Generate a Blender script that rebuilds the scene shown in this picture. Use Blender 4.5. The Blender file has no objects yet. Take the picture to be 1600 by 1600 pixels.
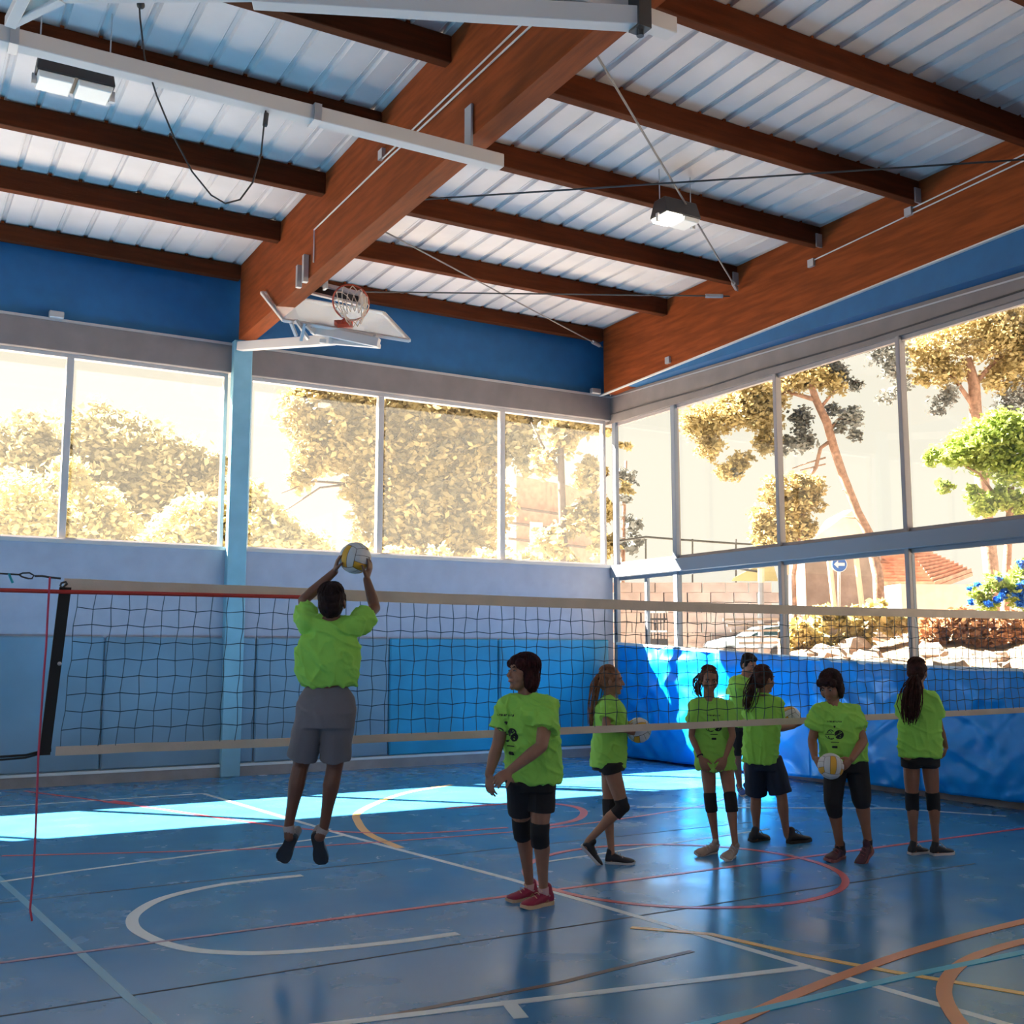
import bpy, bmesh, math, random
import numpy as np
from mathutils import Vector, Matrix, noise
from mathutils.bvhtree import BVHTree
rnd = random.Random(7)
SC = bpy.context.scene
COL = SC.collection
PI = math.pi

# ------------------------------------------------------------------ camera
F, PITCH, YAW = 1728.0, math.radians(7.22), math.radians(30.1)
CAM = Vector((-10.65, -15.04, 1.65))
FW = Vector((math.sin(YAW)*math.cos(PITCH), math.cos(YAW)*math.cos(PITCH), math.sin(PITCH)))
RT = Vector((math.cos(YAW), -math.sin(YAW), 0))
UP = RT.cross(FW)
AWAY = Vector((math.sin(YAW), math.cos(YAW), 0))
cd = bpy.data.cameras.new('camera'); cam = bpy.data.objects.new('camera', cd); COL.objects.link(cam)
cam.matrix_world = Matrix((( RT.x, UP.x, -FW.x, CAM.x), (RT.y, UP.y, -FW.y, CAM.y), (RT.z, UP.z, -FW.z, CAM.z), (0, 0, 0, 1)))
cd.sensor_width = 36; cd.lens = 36*F/1600; cd.clip_end = 400
SC.camera = cam

# ------------------------------------------------------------------ light
SC.view_settings.view_transform = 'Standard'; SC.view_settings.look = 'None'
SC.view_settings.gamma = 1; SC.view_settings.use_curve_mapping = False
SC.view_settings.exposure = -0.42
w = bpy.data.worlds.new('sky'); SC.world = w; w.use_nodes = True
bg = w.node_tree.nodes['Background']; bg.inputs[0].default_value = (1.0, .93, .78, 1); bg.inputs[1].default_value = 1.42
sd = bpy.data.lights.new('sun', 'SUN'); sun = bpy.data.objects.new('sun', sd); COL.objects.link(sun)
sd.energy = 125; sd.angle = math.radians(.6); sd.color = (1, .92, .78)
SUNDIR = Vector((.74, -.80, -1)).normalized()          # the way the light travels: in through the back windows
sun.rotation_euler = SUNDIR.to_track_quat('-Z', 'Y').to_euler()
def portal(loc, sx, sy, aim):
    l = bpy.data.lights.new('window_portal', 'AREA'); l.shape = 'RECTANGLE'; l.size = sx; l.size_y = sy
    l.cycles.is_portal = True
    o = bpy.data.objects.new('window_portal', l); COL.objects.link(o); o.location = loc
    o.rotation_euler = Vector(aim).to_track_quat('-Z', 'Z').to_euler()
portal((-10, .25, 4.3), 20, 2.6, (0, -1, 0))
portal((.25, -12, 3.6), 24, 4.0, (-1, 0, 0))
portal((-20.4, -13, 4.5), 26, 3.3, (1, 0, 0))

# ------------------------------------------------------------------ helpers
def ray(px, py): return FW + RT*((px-800)/F) + UP*((800-py)/F)
def at(px, py, d): return CAM + ray(px, py)*d                      # a point at forward distance d
def on(px, py, ax, v):                                             # a point on an axis plane
    r = ray(px, py); return CAM + r*((v-CAM[ax])/r[ax])
def fl(px, py, z=0.0): return on(px, py, 2, z)
def depth(p): return (Vector(p)-CAM).dot(FW)

MATS = {}
def mat(name, col, rough=.6, metal=0, bump=0, bscale=20, var=0, vscale=4, spec=.5, stretch=(1, 1, 1), trans=0, emit=None, coat=0, col2=None, sheen=0):
    if name in MATS: return MATS[name]
    m = bpy.data.materials.new(name); m.use_nodes = True; nt = m.node_tree; b = nt.nodes['Principled BSDF']
    b.inputs['Base Color'].default_value = (*col, 1); b.inputs['Roughness'].default_value = rough
    b.inputs['Metallic'].default_value = metal; b.inputs['Specular IOR Level'].default_value = spec
    if coat: b.inputs['Coat Weight'].default_value = coat; b.inputs['Coat Roughness'].default_value = .2
    if sheen: b.inputs['Sheen Weight'].default_value = sheen
    if emit: b.inputs['Emission Color'].default_value = (*emit[0], 1); b.inputs['Emission Strength'].default_value = emit[1]
    if var or bump or col2:
        tc = nt.nodes.new('ShaderNodeTexCoord'); mp = nt.nodes.new('ShaderNodeMapping'); mp.inputs['Scale'].default_value = stretch
        nt.links.new(tc.outputs['Object'], mp.inputs[0])
    if var or col2:
        n = nt.nodes.new('ShaderNodeTexNoise'); n.inputs['Scale'].default_value = vscale; n.inputs['Detail'].default_value = 6
        nt.links.new(mp.outputs[0], n.inputs['Vector'])
        r = nt.nodes.new('ShaderNodeValToRGB'); nt.links.new(n.outputs['Fac'], r.inputs[0])
        c2 = col2 or tuple(min(1, c*(1+var)) for c in col); c1 = tuple(c*(1-var) for c in col)
        r.color_ramp.elements[0].position = .35; r.color_ramp.elements[1].position = .65
        r.color_ramp.elements[0].color = (*c1, 1); r.color_ramp.elements[1].color = (*c2, 1)
        nt.links.new(r.outputs[0], b.inputs['Base Color'])
    if bump:
        n2 = nt.nodes.new('ShaderNodeTexNoise'); n2.inputs['Scale'].default_value = bscale; n2.inputs['Detail'].default_value = 5
        nt.links.new(mp.outputs[0], n2.inputs['Vector'])
        bp = nt.nodes.new('ShaderNodeBump'); bp.inputs['Strength'].default_value = bump; bp.inputs['Distance'].default_value = .02
        nt.links.new(n2.outputs['Fac'], bp.inputs['Height']); nt.links.new(bp.outputs[0], b.inputs['Normal'])
    if trans:
        out = nt.nodes['Material Output']; tl = nt.nodes.new('ShaderNodeBsdfTranslucent'); mx = nt.nodes.new('ShaderNodeMixShader')
        tl.inputs[0].default_value = (*(col2 or col), 1); mx.inputs[0].default_value = trans
        nt.links.new(b.outputs[0], mx.inputs[1]); nt.links.new(tl.outputs[0], mx.inputs[2]); nt.links.new(mx.outputs[0], out.inputs[0])
    MATS[name] = m; return m
def glass_mat(name, tint=(1, 1, 1), gloss=.06, rough=.02, haze=0):
    m = bpy.data.materials.new(name); m.use_nodes = True; nt = m.node_tree; nt.nodes.remove(nt.nodes['Principled BSDF'])
    out = nt.nodes['Material Output']; t = nt.nodes.new('ShaderNodeBsdfTransparent'); t.inputs[0].default_value = (*tint, 1)
    g = nt.nodes.new('ShaderNodeBsdfGlossy'); g.inputs['Roughness'].default_value = rough
    mx = nt.nodes.new('ShaderNodeMixShader'); mx.inputs[0].default_value = gloss
    nt.links.new(t.outputs[0], mx.inputs[1]); nt.links.new(g.outputs[0], mx.inputs[2])
    last = mx
    if haze:                                                       # dusty glass scatters a little of the sunlight
        d = nt.nodes.new('ShaderNodeBsdfTranslucent'); d.inputs[0].default_value = (.9, .88, .84, 1)
        m2 = nt.nodes.new('ShaderNodeMixShader'); m2.inputs[0].default_value = haze
        nt.links.new(mx.outputs[0], m2.inputs[1]); nt.links.new(d.outputs[0], m2.inputs[2]); last = m2
    nt.links.new(last.outputs[0], out.inputs[0]); MATS[name] = m; return m

def BM(): return bmesh.new()
def hexa(bm, p):                                                   # eight corners, bottom four then top four
    v = [bm.verts.new(q) for q in p]
    for f in ((0, 3, 2, 1), (4, 5, 6, 7), (0, 1, 5, 4), (1, 2, 6, 5), (2, 3, 7, 6), (3, 0, 4, 7)): bm.faces.new([v[i] for i in f])
def box(bm, x0, x1, y0, y1, z0, z1):
    hexa(bm, [(x0, y0, z0), (x1, y0, z0), (x1, y1, z0), (x0, y1, z0), (x0, y0, z1), (x1, y0, z1), (x1, y1, z1), (x0, y1, z1)])
def frame_for(d):
    d = d.normalized(); a = Vector((0, 0, 1)) if abs(d.z) < .9 else Vector((1, 0, 0))
    s = d.cross(a).normalized(); return s, s.cross(d).normalized()
def tube(bm, pts, rad, n=8, flat=None, closed=False):              # swept tube with flat caps
    pts = [Vector(p) for p in pts]
    if not isinstance(rad, (list, tuple)): rad = [rad]*len(pts)
    s0, t0 = frame_for(pts[1]-pts[0]); rings = []
    for i, p in enumerate(pts):
        d = (pts[min(i+1, len(pts)-1)]-pts[max(i-1, 0)]).normalized()
        s0 = (s0 - d*s0.dot(d)).normalized(); t0 = d.cross(s0)
        k = flat if flat else 1
        rings.append([bm.verts.new(p + s0*(math.cos(2*PI*j/n+PI/n)*rad[i]) + t0*(math.sin(2*PI*j/n+PI/n)*rad[i]*k)) for j in range(n)])
    for a, b in zip(rings, rings[1:]):
        for j in range(n): bm.faces.new((a[j], a[(j+1) % n], b[(j+1) % n], b[j]))
    bm.faces.new(rings[0][::-1]); bm.faces.new(rings[-1])
def bar(bm, a, b, wd, ht, up=(0, 0, 1)):                           # square bar from a to b
    a, b = Vector(a), Vector(b); d = (b-a).normalized(); s = d.cross(Vector(up)).normalized()*(wd/2); u = s.cross(d).normalized()*(ht/2)
    hexa(bm, [a-s-u, a+s-u, b+s-u, b-s-u, a-s+u, a+s+u, b+s+u, b-s+u])
def ell(bm, c, ax, n=12, m=8):                                     # ellipsoid with axis vectors ax
    c = Vector(c); rows = []
    top = bm.verts.new(c+ax[2]); bot = bm.verts.new(c-ax[2])
    for i in range(1, m):
        th = PI*i/m
        rows.append([bm.verts.new(c+ax[0]*(math.sin(th)*math.cos(2*PI*j/n))+ax[1]*(math.sin(th)*math.sin(2*PI*j/n))+ax[2]*math.cos(th)) for j in range(n)])
    for j in range(n):
        bm.faces.new((top, rows[0][j], rows[0][(j+1) % n])); bm.faces.new((bot, rows[-1][(j+1) % n], rows[-1][j]))
    for a, b in zip(rows, rows[1:]):
        for j in range(n): bm.faces.new((a[j], b[j], b[(j+1) % n], a[(j+1) % n]))
def sph(bm, c, r, n=12, m=8): ell(bm, c, (Vector((r, 0, 0)), Vector((0, r, 0)), Vector((0, 0, r))), n, m)
def cone(bm, a, ra, b, rb):                                        # limb segment with round ends
    a, b = Vector(a), Vector(b)
    if (b-a).length > 1e-4: tube(bm, [a, b], [ra, rb], 14)
    sph(bm, a, ra, 14, 10); sph(bm, b, rb, 14, 10)
def limb(bm, pts):
    for (a, ra), (b, rb) in zip(pts, pts[1:]): cone(bm, a, ra, b, rb)
def loft(bm, rings, n=20):                                         # rings of (centre, axis a, axis b)
    R = [[bm.verts.new(Vector(c)+a*math.cos(2*PI*j/n)+b*math.sin(2*PI*j/n)) for j in range(n)] for c, a, b in rings]
    for p, q in zip(R, R[1:]):
        for j in range(n): bm.faces.new((p[j], p[(j+1) % n], q[(j+1) % n], q[j]))
    bm.faces.new(R[0][::-1]); bm.faces.new(R[-1])
def link(name, me, m, parent=None, smooth=False):
    o = bpy.data.objects.new(name, me); COL.objects.link(o)
    if m and not me.materials: me.materials.append(m)
    if parent is not None:
        o.parent = parent
    if smooth: me.polygons.foreach_set('use_smooth', [True]*len(me.polygons))
    return o
def obj(name, bm, m, parent=None, smooth=False, bevel=0):
    bmesh.ops.recalc_face_normals(bm, faces=bm.faces[:])
    me = bpy.data.meshes.new(name); bm.to_mesh(me); bm.free()
    q = parent; off = Vector((0, 0, 0))
    while q is not None: off += q.location; q = q.parent          # children keep world shapes; shift into the parent's frame
    me.transform(Matrix.Translation(-off))
    o = link(name, me, m, parent, smooth)
    if bevel:
        b = o.modifiers.new('bevel', 'BEVEL'); b.width = bevel; b.segments = 1
    return o
def tag(o, label=None, cat=None, group=None, kind=None):
    if label: o['label'] = label
    if cat: o['category'] = cat
    if group: o['group'] = group
    if kind: o['kind'] = kind
    return o
def thing(name, loc, label, cat, group=None):
    o = bpy.data.objects.new(name, None); COL.objects.link(o); o.location = loc; o.empty_display_size = .1
    return tag(o, label, cat, group)
def struct(name, bm, m, parent=None, bevel=0):
    o = obj(name, bm, m, parent, bevel=bevel)
    if parent is None: o['kind'] = 'structure'
    return o
def B1(*a):
    bm = BM(); box(bm, *a); return bm
def remesh(bm, voxel, smooth=4, fn=None):                          # union of closed pieces -> one continuous skin
    bmesh.ops.recalc_face_normals(bm, faces=bm.faces[:])
    me = bpy.data.meshes.new('tmp'); bm.to_mesh(me); bm.free()
    o = bpy.data.objects.new('tmp', me); COL.objects.link(o)
    r = o.modifiers.new('r', 'REMESH'); r.mode = 'VOXEL'; r.voxel_size = voxel
    if smooth:
        s = o.modifiers.new('s', 'SMOOTH'); s.factor = .5; s.iterations = smooth
    dg = bpy.context.evaluated_depsgraph_get(); dg.update()
    out = bpy.data.meshes.new_from_object(o.evaluated_get(dg))
    bpy.data.objects.remove(o)
    if fn:
        nrm = [v.normal.copy() for v in out.vertices]
        for v, nn in zip(out.vertices, nrm): v.co += nn*fn(v.co)
    return out

# ------------------------------------------------------------------ materials
M_floor = mat('sports_floor_blue', (.04, .195, .41), .3, var=.05, vscale=.7, spec=.26)
nt = M_floor.node_tree; pb = nt.nodes['Principled BSDF']
_n = nt.nodes.new('ShaderNodeTexNoise'); _n.inputs['Scale'].default_value = 2.2; _n.inputs['Detail'].default_value = 8; _n.inputs['Distortion'].default_value = .3
_r = nt.nodes.new('ShaderNodeMapRange'); _r.inputs['From Min'].default_value = .3; _r.inputs['From Max'].default_value = .7; _r.inputs['To Min'].default_value = .15; _r.inputs['To Max'].default_value = .32
_t = nt.nodes.new('ShaderNodeTexCoord'); nt.links.new(_t.outputs['Object'], _n.inputs['Vector']); nt.links.new(_n.outputs['Fac'], _r.inputs['Value']); nt.links.new(_r.outputs[0], pb.inputs['Roughness'])
M_white = mat('line_paint_white', (.62, .66, .68), .35)
M_red = mat('line_paint_red', (.55, .05, .06), .35)
M_orange = mat('line_paint_orange', (.62, .2, .08), .35)
M_yellow = mat('line_paint_yellow', (.8, .45, .12), .35)
M_cyan = mat('line_paint_cyan', (.03, .38, .58), .35)
M_brown = mat('line_paint_brown', (.12, .07, .06), .4)
M_seam = mat('floor_seam_dark', (.004, .03, .07), .6)
M_wallu = mat('painted_wall_lilac', (.35, .36, .44), .8, bump=.05, bscale=60, var=.05)
M_pad = mat('vinyl_wall_pad_blue', (.15, .25, .34), .5, bump=.08, bscale=3, var=.12, vscale=1)
M_pad_bounce = mat('vinyl_wall_pad_cyan_bounce', (.012, .24, .42), .4, bump=.08, bscale=3, var=.2, vscale=1)  # cyan bounce off the sunlit floor, painted into the pad colour
M_blue = mat('deep_blue_panel', (.003, .095, .25), .6, bump=.03, bscale=30, var=.08)
M_head = mat('grey_steel_header', (.2, .165, .16), .6, var=.08, vscale=3)
M_conc = mat('concrete_grey', (.3, .27, .26), .8, bump=.2, bscale=40, var=.12)
M_frame = mat('aluminium_frame', (.5, .47, .47), .45, metal=.2)
M_framed = mat('steel_post_blue_grey', (.22, .24, .29), .5)
M_postg = mat('post_warm_grey', (.33, .28, .28), .55)
M_pillar = mat('pillar_pale_blue', (.2, .4, .5), .55, var=.06)
M_sheet = mat('corrugated_steel_sheet', (.6, .54, .53), .55, metal=0, var=.05, vscale=2)
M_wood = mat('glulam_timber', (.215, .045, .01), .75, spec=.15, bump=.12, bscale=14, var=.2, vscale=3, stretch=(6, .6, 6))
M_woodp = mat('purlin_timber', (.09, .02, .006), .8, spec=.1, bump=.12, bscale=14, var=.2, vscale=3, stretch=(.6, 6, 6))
M_galv = mat('galvanised_steel', (.5, .5, .52), .4, metal=.6)
M_whitem = mat('white_painted_steel', (.58, .53, .51), .5)
M_dark = mat('dark_steel', (.05, .045, .045), .5, metal=.3)
M_black = mat('black_webbing', (.012, .011, .012), .7)
M_cable = mat('cable_dark', (.05, .04, .04), .7)
M_tape = mat('net_tape_cream', (.62, .5, .4), .8, bump=.1, bscale=60, var=.08)
M_cord = mat('net_cord_dark', (.012, .03, .045), .8)
M_pink = mat('cord_pink_red', (.55, .05, .1), .7)
M_redrope = mat('rope_red', (.5, .04, .03), .7)
M_teal = mat('cord_teal', (.02, .3, .35), .7)
M_mat = mat('blue_vinyl_cover', (.0, .27, .8), .36, bump=.3, bscale=2.5, trans=.2, col2=(.0, .32, .88), spec=.5)
M_glass = glass_mat('window_glass', (.98, .99, .98), .04)
M_glassb = glass_mat('window_glass_dusty', (.97, .97, .95), .04, haze=.012)
M_leaf_g = mat('leaf_gold_green', (.36, .28, .12), .6, trans=.35, var=.55, vscale=2.2)  # strong tone variation paints dappled sun and shade into the leaves
M_leaf_o = mat('leaf_olive', (.33, .28, .14), .6, trans=.3, var=.25, vscale=.8)
M_leaf_y = mat('leaf_pale_yellow', (.5, .42, .19), .6, trans=.35, var=.3, vscale=1.2)
M_leaf_l = mat('leaf_fresh_green', (.34, .42, .1), .6, trans=.4, var=.3, vscale=1.2)
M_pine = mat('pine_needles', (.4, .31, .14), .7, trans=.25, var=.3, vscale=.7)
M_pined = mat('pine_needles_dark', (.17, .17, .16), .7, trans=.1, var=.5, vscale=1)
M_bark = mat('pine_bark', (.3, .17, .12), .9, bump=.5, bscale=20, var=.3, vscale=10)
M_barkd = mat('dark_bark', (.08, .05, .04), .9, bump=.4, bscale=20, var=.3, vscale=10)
M_earth = mat('dry_earth_bank', (.26, .16, .1), .95, bump=.6, bscale=4, var=.35, vscale=1.5)
M_road = mat('pale_ground', (.4, .36, .32), .95, bump=.1, bscale=10, var=.1)
M_brick = mat('masonry_pinkish', (.3, .22, .19), .9, bump=.3, bscale=12, var=.15, vscale=3)
M_tile = mat('clay_roof_tiles', (.38, .19, .13), .85, bump=.2, bscale=12, var=.25, vscale=4)
M_plaster = mat('pale_plaster', (.6, .5, .42), .9, var=.08)
M_bluef = mat('blue_flowers', (.02, .16, .6), .6, trans=.2)
M_signb = mat('sign_blue', (.02, .12, .5), .4)
M_signw = mat('sign_white', (.85, .85, .85), .4)

# ------------------------------------------------------------------ room shell
XL, YF = -20.0, -26.0
ZS, ZW, ZH, ZB = 3.06, 5.52, 5.93, 6.86          # back wall: sill, window top, header top, blue panel top
PIL = [-6.35, -13.4]
def roofz(y): return 7.045 + .018*abs(y)
floor = struct('floor', B1(XL, .0, YF, 0, -.12, 0), M_floor)
def strip(pts, wd, m, label, z=.0015):
    bm = BM(); P = [Vector((p[0], p[1], 0)) for p in pts]; rows = []
    for i, p in enumerate(P):
        d = (P[min(i+1, len(P)-1)]-P[max(i-1, 0)]).normalized(); s = Vector((d.y, -d.x, 0))*wd/2
        rows.append([bm.verts.new((q.x, q.y, zz)) for q, zz in ((p-s, .0002), (p+s, .0002), (p+s, z), (p-s, z))])
    for a, b in zip(rows, rows[1:]):
        for j in range(4): bm.faces.new((a[j], a[(j+1) % 4], b[(j+1) % 4], b[j]))
    bm.faces.new(rows[0]); bm.faces.new(rows[-1][::-1])
    o = obj('court_line', bm, m, floor); o['label'] = label
def arc(cx, cy, rx, ry, a0, a1, n=40): return [(cx+rx*math.cos(math.radians(a0+(a1-a0)*i/n)), cy+ry*math.sin(math.radians(a0+(a1-a0)*i/n))) for i in range(n+1)]
def smooth_path(P, n=8):                                           # Catmull-Rom through floor points
    out = []
    for i in range(len(P)-1):
        p0, p1, p2, p3 = P[max(i-1, 0)], P[i], P[i+1], P[min(i+2, len(P)-1)]
        for k in range(n):
            t = k/n
            out.append(tuple(.5*((2*p1[c])+(-p0[c]+p2[c])*t+(2*p0[c]-5*p1[c]+4*p2[c]-p3[c])*t*t+(-p0[c]+3*p1[c]-3*p2[c]+p3[c])*t**3) for c in (0, 1)))
    return out+[P[-1]]
strip([(-7.11, -1.71), (-6.78, -5.34), (-6.46, -7.82), (-6.24, -10.5), (-6.13, -11.74), (-5.95, -14)], .055, M_white, 'long white line running out from the back wall')
strip([(-12, -1.75), (-7.12, -1.70)], .05, M_white, 'white line parallel to the back wall', .0018)
strip([(-9.7, -6.02), (-9.2, -5.877), (-6.78, -5.34)], .045, M_white, 'thin white line meeting the long white line', .0018)
strip(smooth_path([(-4.2, -2.4), (-4.9, -2.75), (-5.504, -3.292), (-6.134, -4.08), (-6.383, -4.688), (-6.57, -5.4), (-6.62, -6.2)]), .08, M_yellow, 'yellow curved line by the long white line', .0021)
strip(smooth_path([(-7.735, -6.896), (-8.327, -6.923), (-8.781, -7.141), (-9.04, -7.486), (-9.135, -7.8), (-9.13, -8.1), (-9.043, -8.43), (-8.88, -8.68), (-8.56, -8.88), (-7.996, -8.985), (-7.519, -9.0)]), .075, M_white, 'white U shaped line', .0024)
strip([(-9.8, -6.77), (-6.9, -6.68), (-3, -6.6)], .018, M_seam, 'dark seam between floor sheets, far one', .001)
strip([(-10.6, -9.3), (-7.25, -9.2), (-3, -9.1)], .02, M_seam, 'dark seam between floor sheets, near one', .001)
strip(smooth_path([(-9.585, -4.9), (-8.203, -5.45), (-7.209, -5.75), (-5.769, -5.92), (-4.698, -5.9), (-2.852, -5.5), (-1.696, -4.843)]), .04, M_red, 'long shallow red curve beyond the net', .0021)
strip(smooth_path([(-8.9, -.4), (-8.069, -2.23), (-7.4, -3.9), (-6.886, -4.95), (-6.191, -5.55), (-5.283, -5.7)]), .05, M_red, 'red curve coming from the back wall', .0023)
strip([(-8.2, -1.85), (-8.05, -2.18)], .16, M_red, 'short thick red mark by the back wall', .0026)
strip(smooth_path([(-4.95, -5.8), (-4.5, -5.65), (-4.15, -5.3), (-3.96, -4.9), (-4.05, -4.5), (-4.564, -4.262), (-5.2, -4.25)]), .08, M_red, 'tight red curve beyond the net', .0027)
strip([(-10.6, -8.34), (-8.3, -8.3)], .035, mat('line_paint_worn_red', (.25, .13, .22), .35), 'worn faint end of the red centre line', .0029)
strip([(-8.3, -8.3), (-1.0, -8.18), (0, -8.16)], .045, M_red, 'red centre line under the net', .0029)
strip(arc(-5.2, -8.2, 1.18, 1.2, 0, 360, 60), .055, M_red, 'red circle round the centre', .0031)
strip([(-5.9, -7.35), (-3.2, -7.0)], .035, M_white, 'short white line inside the red circle', .0018)
strip([(-3.4, -5.2), (-1.115, -6.607), (-.55, -7.6)], .045, M_white, 'white line by the blue vinyl covers', .0033)
strip([(-8.85, -10.13), (-6.22, -10.56)], .06, M_white, 'near white line ending at the long line', .0035)
strip([(-7.9, -10.25), (-7.97, -10.5)], .07, M_white, 'short white tick on the near line', .0034)
strip([(-8.9, -10.18), (-7.5, -10.13), (-7.15, -10.07), (-6.57, -10.0)], .04, M_brown, 'dull brown line near the camera', .0019)
strip([(-6.55, -9.4), (-6.24, -9.763), (-6.105, -10.355), (-5.923, -10.856), (-5.67, -11.416), (-5.3, -12.3)], .05, M_yellow, 'straight yellow line near the long line', .0037)
strip(smooth_path([(-7.5, -11.1), (-7.2, -11.034), (-6.717, -10.89), (-6.124, -10.74), (-5.397, -10.6), (-4.477, -10.5), (-3.5, -10.45)]), .075, M_orange, 'orange red line crossing the near floor', .0039)
strip(smooth_path([(-6.45, -11.8), (-6.312, -11.551), (-5.981, -11.2), (-5.565, -10.95), (-5.144, -10.83), (-4.6, -10.8), (-4.0, -10.95)]), .075, M_orange, 'orange arc at the near right', .0041)
strip([(-7.6, -10.98), (-6.0, -10.93), (-4.2, -10.95)], .06, M_cyan, 'light blue line on the near floor', .0043)
strip([(-9.75, -5.2), (-9.62, -6.9), (-9.45, -9.3), (-9.3, -11)], .05, mat('line_paint_worn_cyan', (.08, .3, .48), .35), 'light blue line on the left', .0012)

# back wall
def frame_rect(bm, ax, v0, v1, a0, a1, z0, z1, t):                 # frame of bars in an x- or y-plane wall
    def bx(a, b, c, d): box(bm, a, b, v0, v1, c, d) if ax == 1 else box(bm, v0, v1, a, b, c, d)
    bx(a0, a1, z0, z0+t); bx(a0, a1, z1-t, z1); bx(a0, a0+t, z0+t, z1-t); bx(a1-t, a1, z0+t, z1-t)
wb = struct('wall_back', B1(XL, 0, 0, .3, 0, ZS), M_wallu)
obj('header', B1(XL, 0, -.03, .26, ZW, ZH), M_head, wb, bevel=.01)
obj('upper_panel', B1(XL, 0, .02, .2, ZH, 7.1), M_blue, wb)
obj('panel_trim', B1(XL, 0, -.045, .02, ZH-.02, ZH+.015), M_galv, wb)
PADX = [-20, -18, -16, -14, -12.05, -9.98, -8.0, -6.02, -4.03, -2.2, -.12]
for i, (a, b) in enumerate(zip(PADX, PADX[1:])):                   # padded vinyl dado, one pad at a time
    obj('wall_pad', B1(a+.008, b-.008, -.06, -.002, .17, 1.85), M_pad_bounce if i >= 8 else M_pad, wb, bevel=.02)
struct('baseboard_back', B1(XL, 0, -.1, -.002, 0, .13), M_conc)
obj('baseboard_lip', B1(XL, 0, -.11, -.002, .131, .165), M_white, wb)
def window(name, ax, v, a0, a1, z0, z1, mull, m, mw=.09, dp=.1, fm=None, t=.05, cross=()):
    bm = BM(); frame_rect(bm, ax, v-dp/2, v+dp/2, a0, a1, z0, z1, t); w_ = struct(name, bm, fm or M_frame)
    for x in mull:
        obj('mullion', B1(x-mw/2, x+mw/2, v-dp/2, v+dp/2, z0+t, z1-t) if ax == 1 else B1(v-dp/2, v+dp/2, x-mw/2, x+mw/2, z0+t, z1-t), fm or M_frame, w_, bevel=.006)
    e = [a0+t]+[q for x in sorted(mull) for q in (x-mw/2, x+mw/2)]+[a1-t]
    for a, b in zip(e[::2], e[1::2]):
        if b-a > .05: obj('pane', B1(a, b, v-.004, v+.004, z0+t, z1-t) if ax == 1 else B1(v-.004, v+.004, a, b, z0+t, z1-t), m, w_)
    return w_
window('window_1', 1, .1, -13.2, -6.5, ZS, ZW, [-8.57, -10.95], M_glassb)
window('window_2', 1, .1, -6.2, -.08, ZS, ZW, [-4.17, -2.07], M_glassb)
window('window_3', 1, .1, -19.9, -13.6, ZS, ZW, [-17.8, -15.7], M_glassb)
obj('window_sill', B1(-19.9, -.05, -.03, .0, ZS-.03, ZS+.02), M_frame, wb)
for x in PIL:
    bm = B1(x-.14, x+.14, -.16, 0, 0, 6.0) if x < -7 else B1(x-.13, x+.13, -.15, -.0, 0, 5.97)
    o = struct('trim_1' if x > -7 else 'trim_2', bm, M_pillar, bevel=.01)
bm = BM(); 
for k, y in enumerate((4.9, 4.72)): pass
# right wall: low wall, posts, transom, header that narrows away from the corner, blue gable panel
wr = struct('wall_right', B1(0.0, .25, YF, 0, 0, 1.3), M_conc)
hy = lambda y: 5.97 + .027*y
bm = BM(); Y0, Y1 = 0.26, -16
hexa(bm, [(-.02, Y1, ZW-.05), (.22, Y1, ZW-.05), (.22, Y0, ZW-.05), (-.02, Y0, ZW-.05), (-.02, Y1, hy(Y1)), (.22, Y1, hy(Y1)), (.22, Y0, hy(0)), (-.02, Y0, hy(0))])
obj('header', bm, M_head, wr)
bm = BM(); hexa(bm, [(-.035, Y1, hy(Y1)-.09), (-.02, Y1, hy(Y1)-.09), (-.02, 0, hy(0)-.06), (-.035, 0, hy(0)-.06), (-.035, Y1, hy(Y1)-.07), (-.02, Y1, hy(Y1)-.07), (-.02, 0, hy(0)-.045), (-.035, 0, hy(0)-.045)])
obj('header_trim', bm, M_galv, wr)
obj('header_lower', B1(0, .22, YF, Y1, ZW-.05, 6.0), M_head, wr)
obj('gable_wall', B1(.03, .2, YF, 0, 5.6, 7.5), M_blue, wr)
zb_ = lambda y: 5.93+.27*min(1, abs(y)/9)
for ya, yb in ((-.01, -9), (-9, -16)):
    bm = BM(); hexa(bm, [(-.215, yb, hy(yb)+.002), (.03, yb, hy(yb)+.002), (.03, ya, hy(ya)+.002), (-.215, ya, hy(ya)+.002), (-.215, yb, max(hy(yb)+.01, zb_(yb)-.003)), (.03, yb, max(hy(yb)+.01, zb_(yb)-.003)), (.03, ya, max(hy(ya)+.004, zb_(ya)-.003)), (-.215, ya, max(hy(ya)+.004, zb_(ya)-.003))])
    obj('gable_panel', bm, M_blue, wr)
bm = BM(); tube(bm, [(-.03, -.05, 5.62), (-.04, -1.2, 5.6), (-.03, -2.4, 5.57), (-.04, -3.6, 5.58), (-.03, -5.5, 5.54), (-.04, -9, 5.55)], .012, 6); obj('cable', bm, M_cable, wr)
obj('transom', B1(-.06, .16, -16, 0, 2.87, 3.07), M_framed, wr, bevel=.008)
for y in (-.1, -1.67, -3.92, -6.05, -8.3, -10.5, -12.7, -15):
    obj('post', B1(-.02, .045, y-(.05 if y > -3 else .032), y+(.05 if y > -3 else .032), 1.33, ZW-.05), M_framed if y > -2 else M_postg, wr, bevel=.006)
posts = [-.1, -1.67, -3.92, -6.05, -8.3, -10.5, -12.7, -15]
window('window_4', 0, .06, -15.9, -.04, 3.07, ZW-.05, posts[1:-1], M_glass, mw=.06, dp=.06, fm=M_postg)
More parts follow.
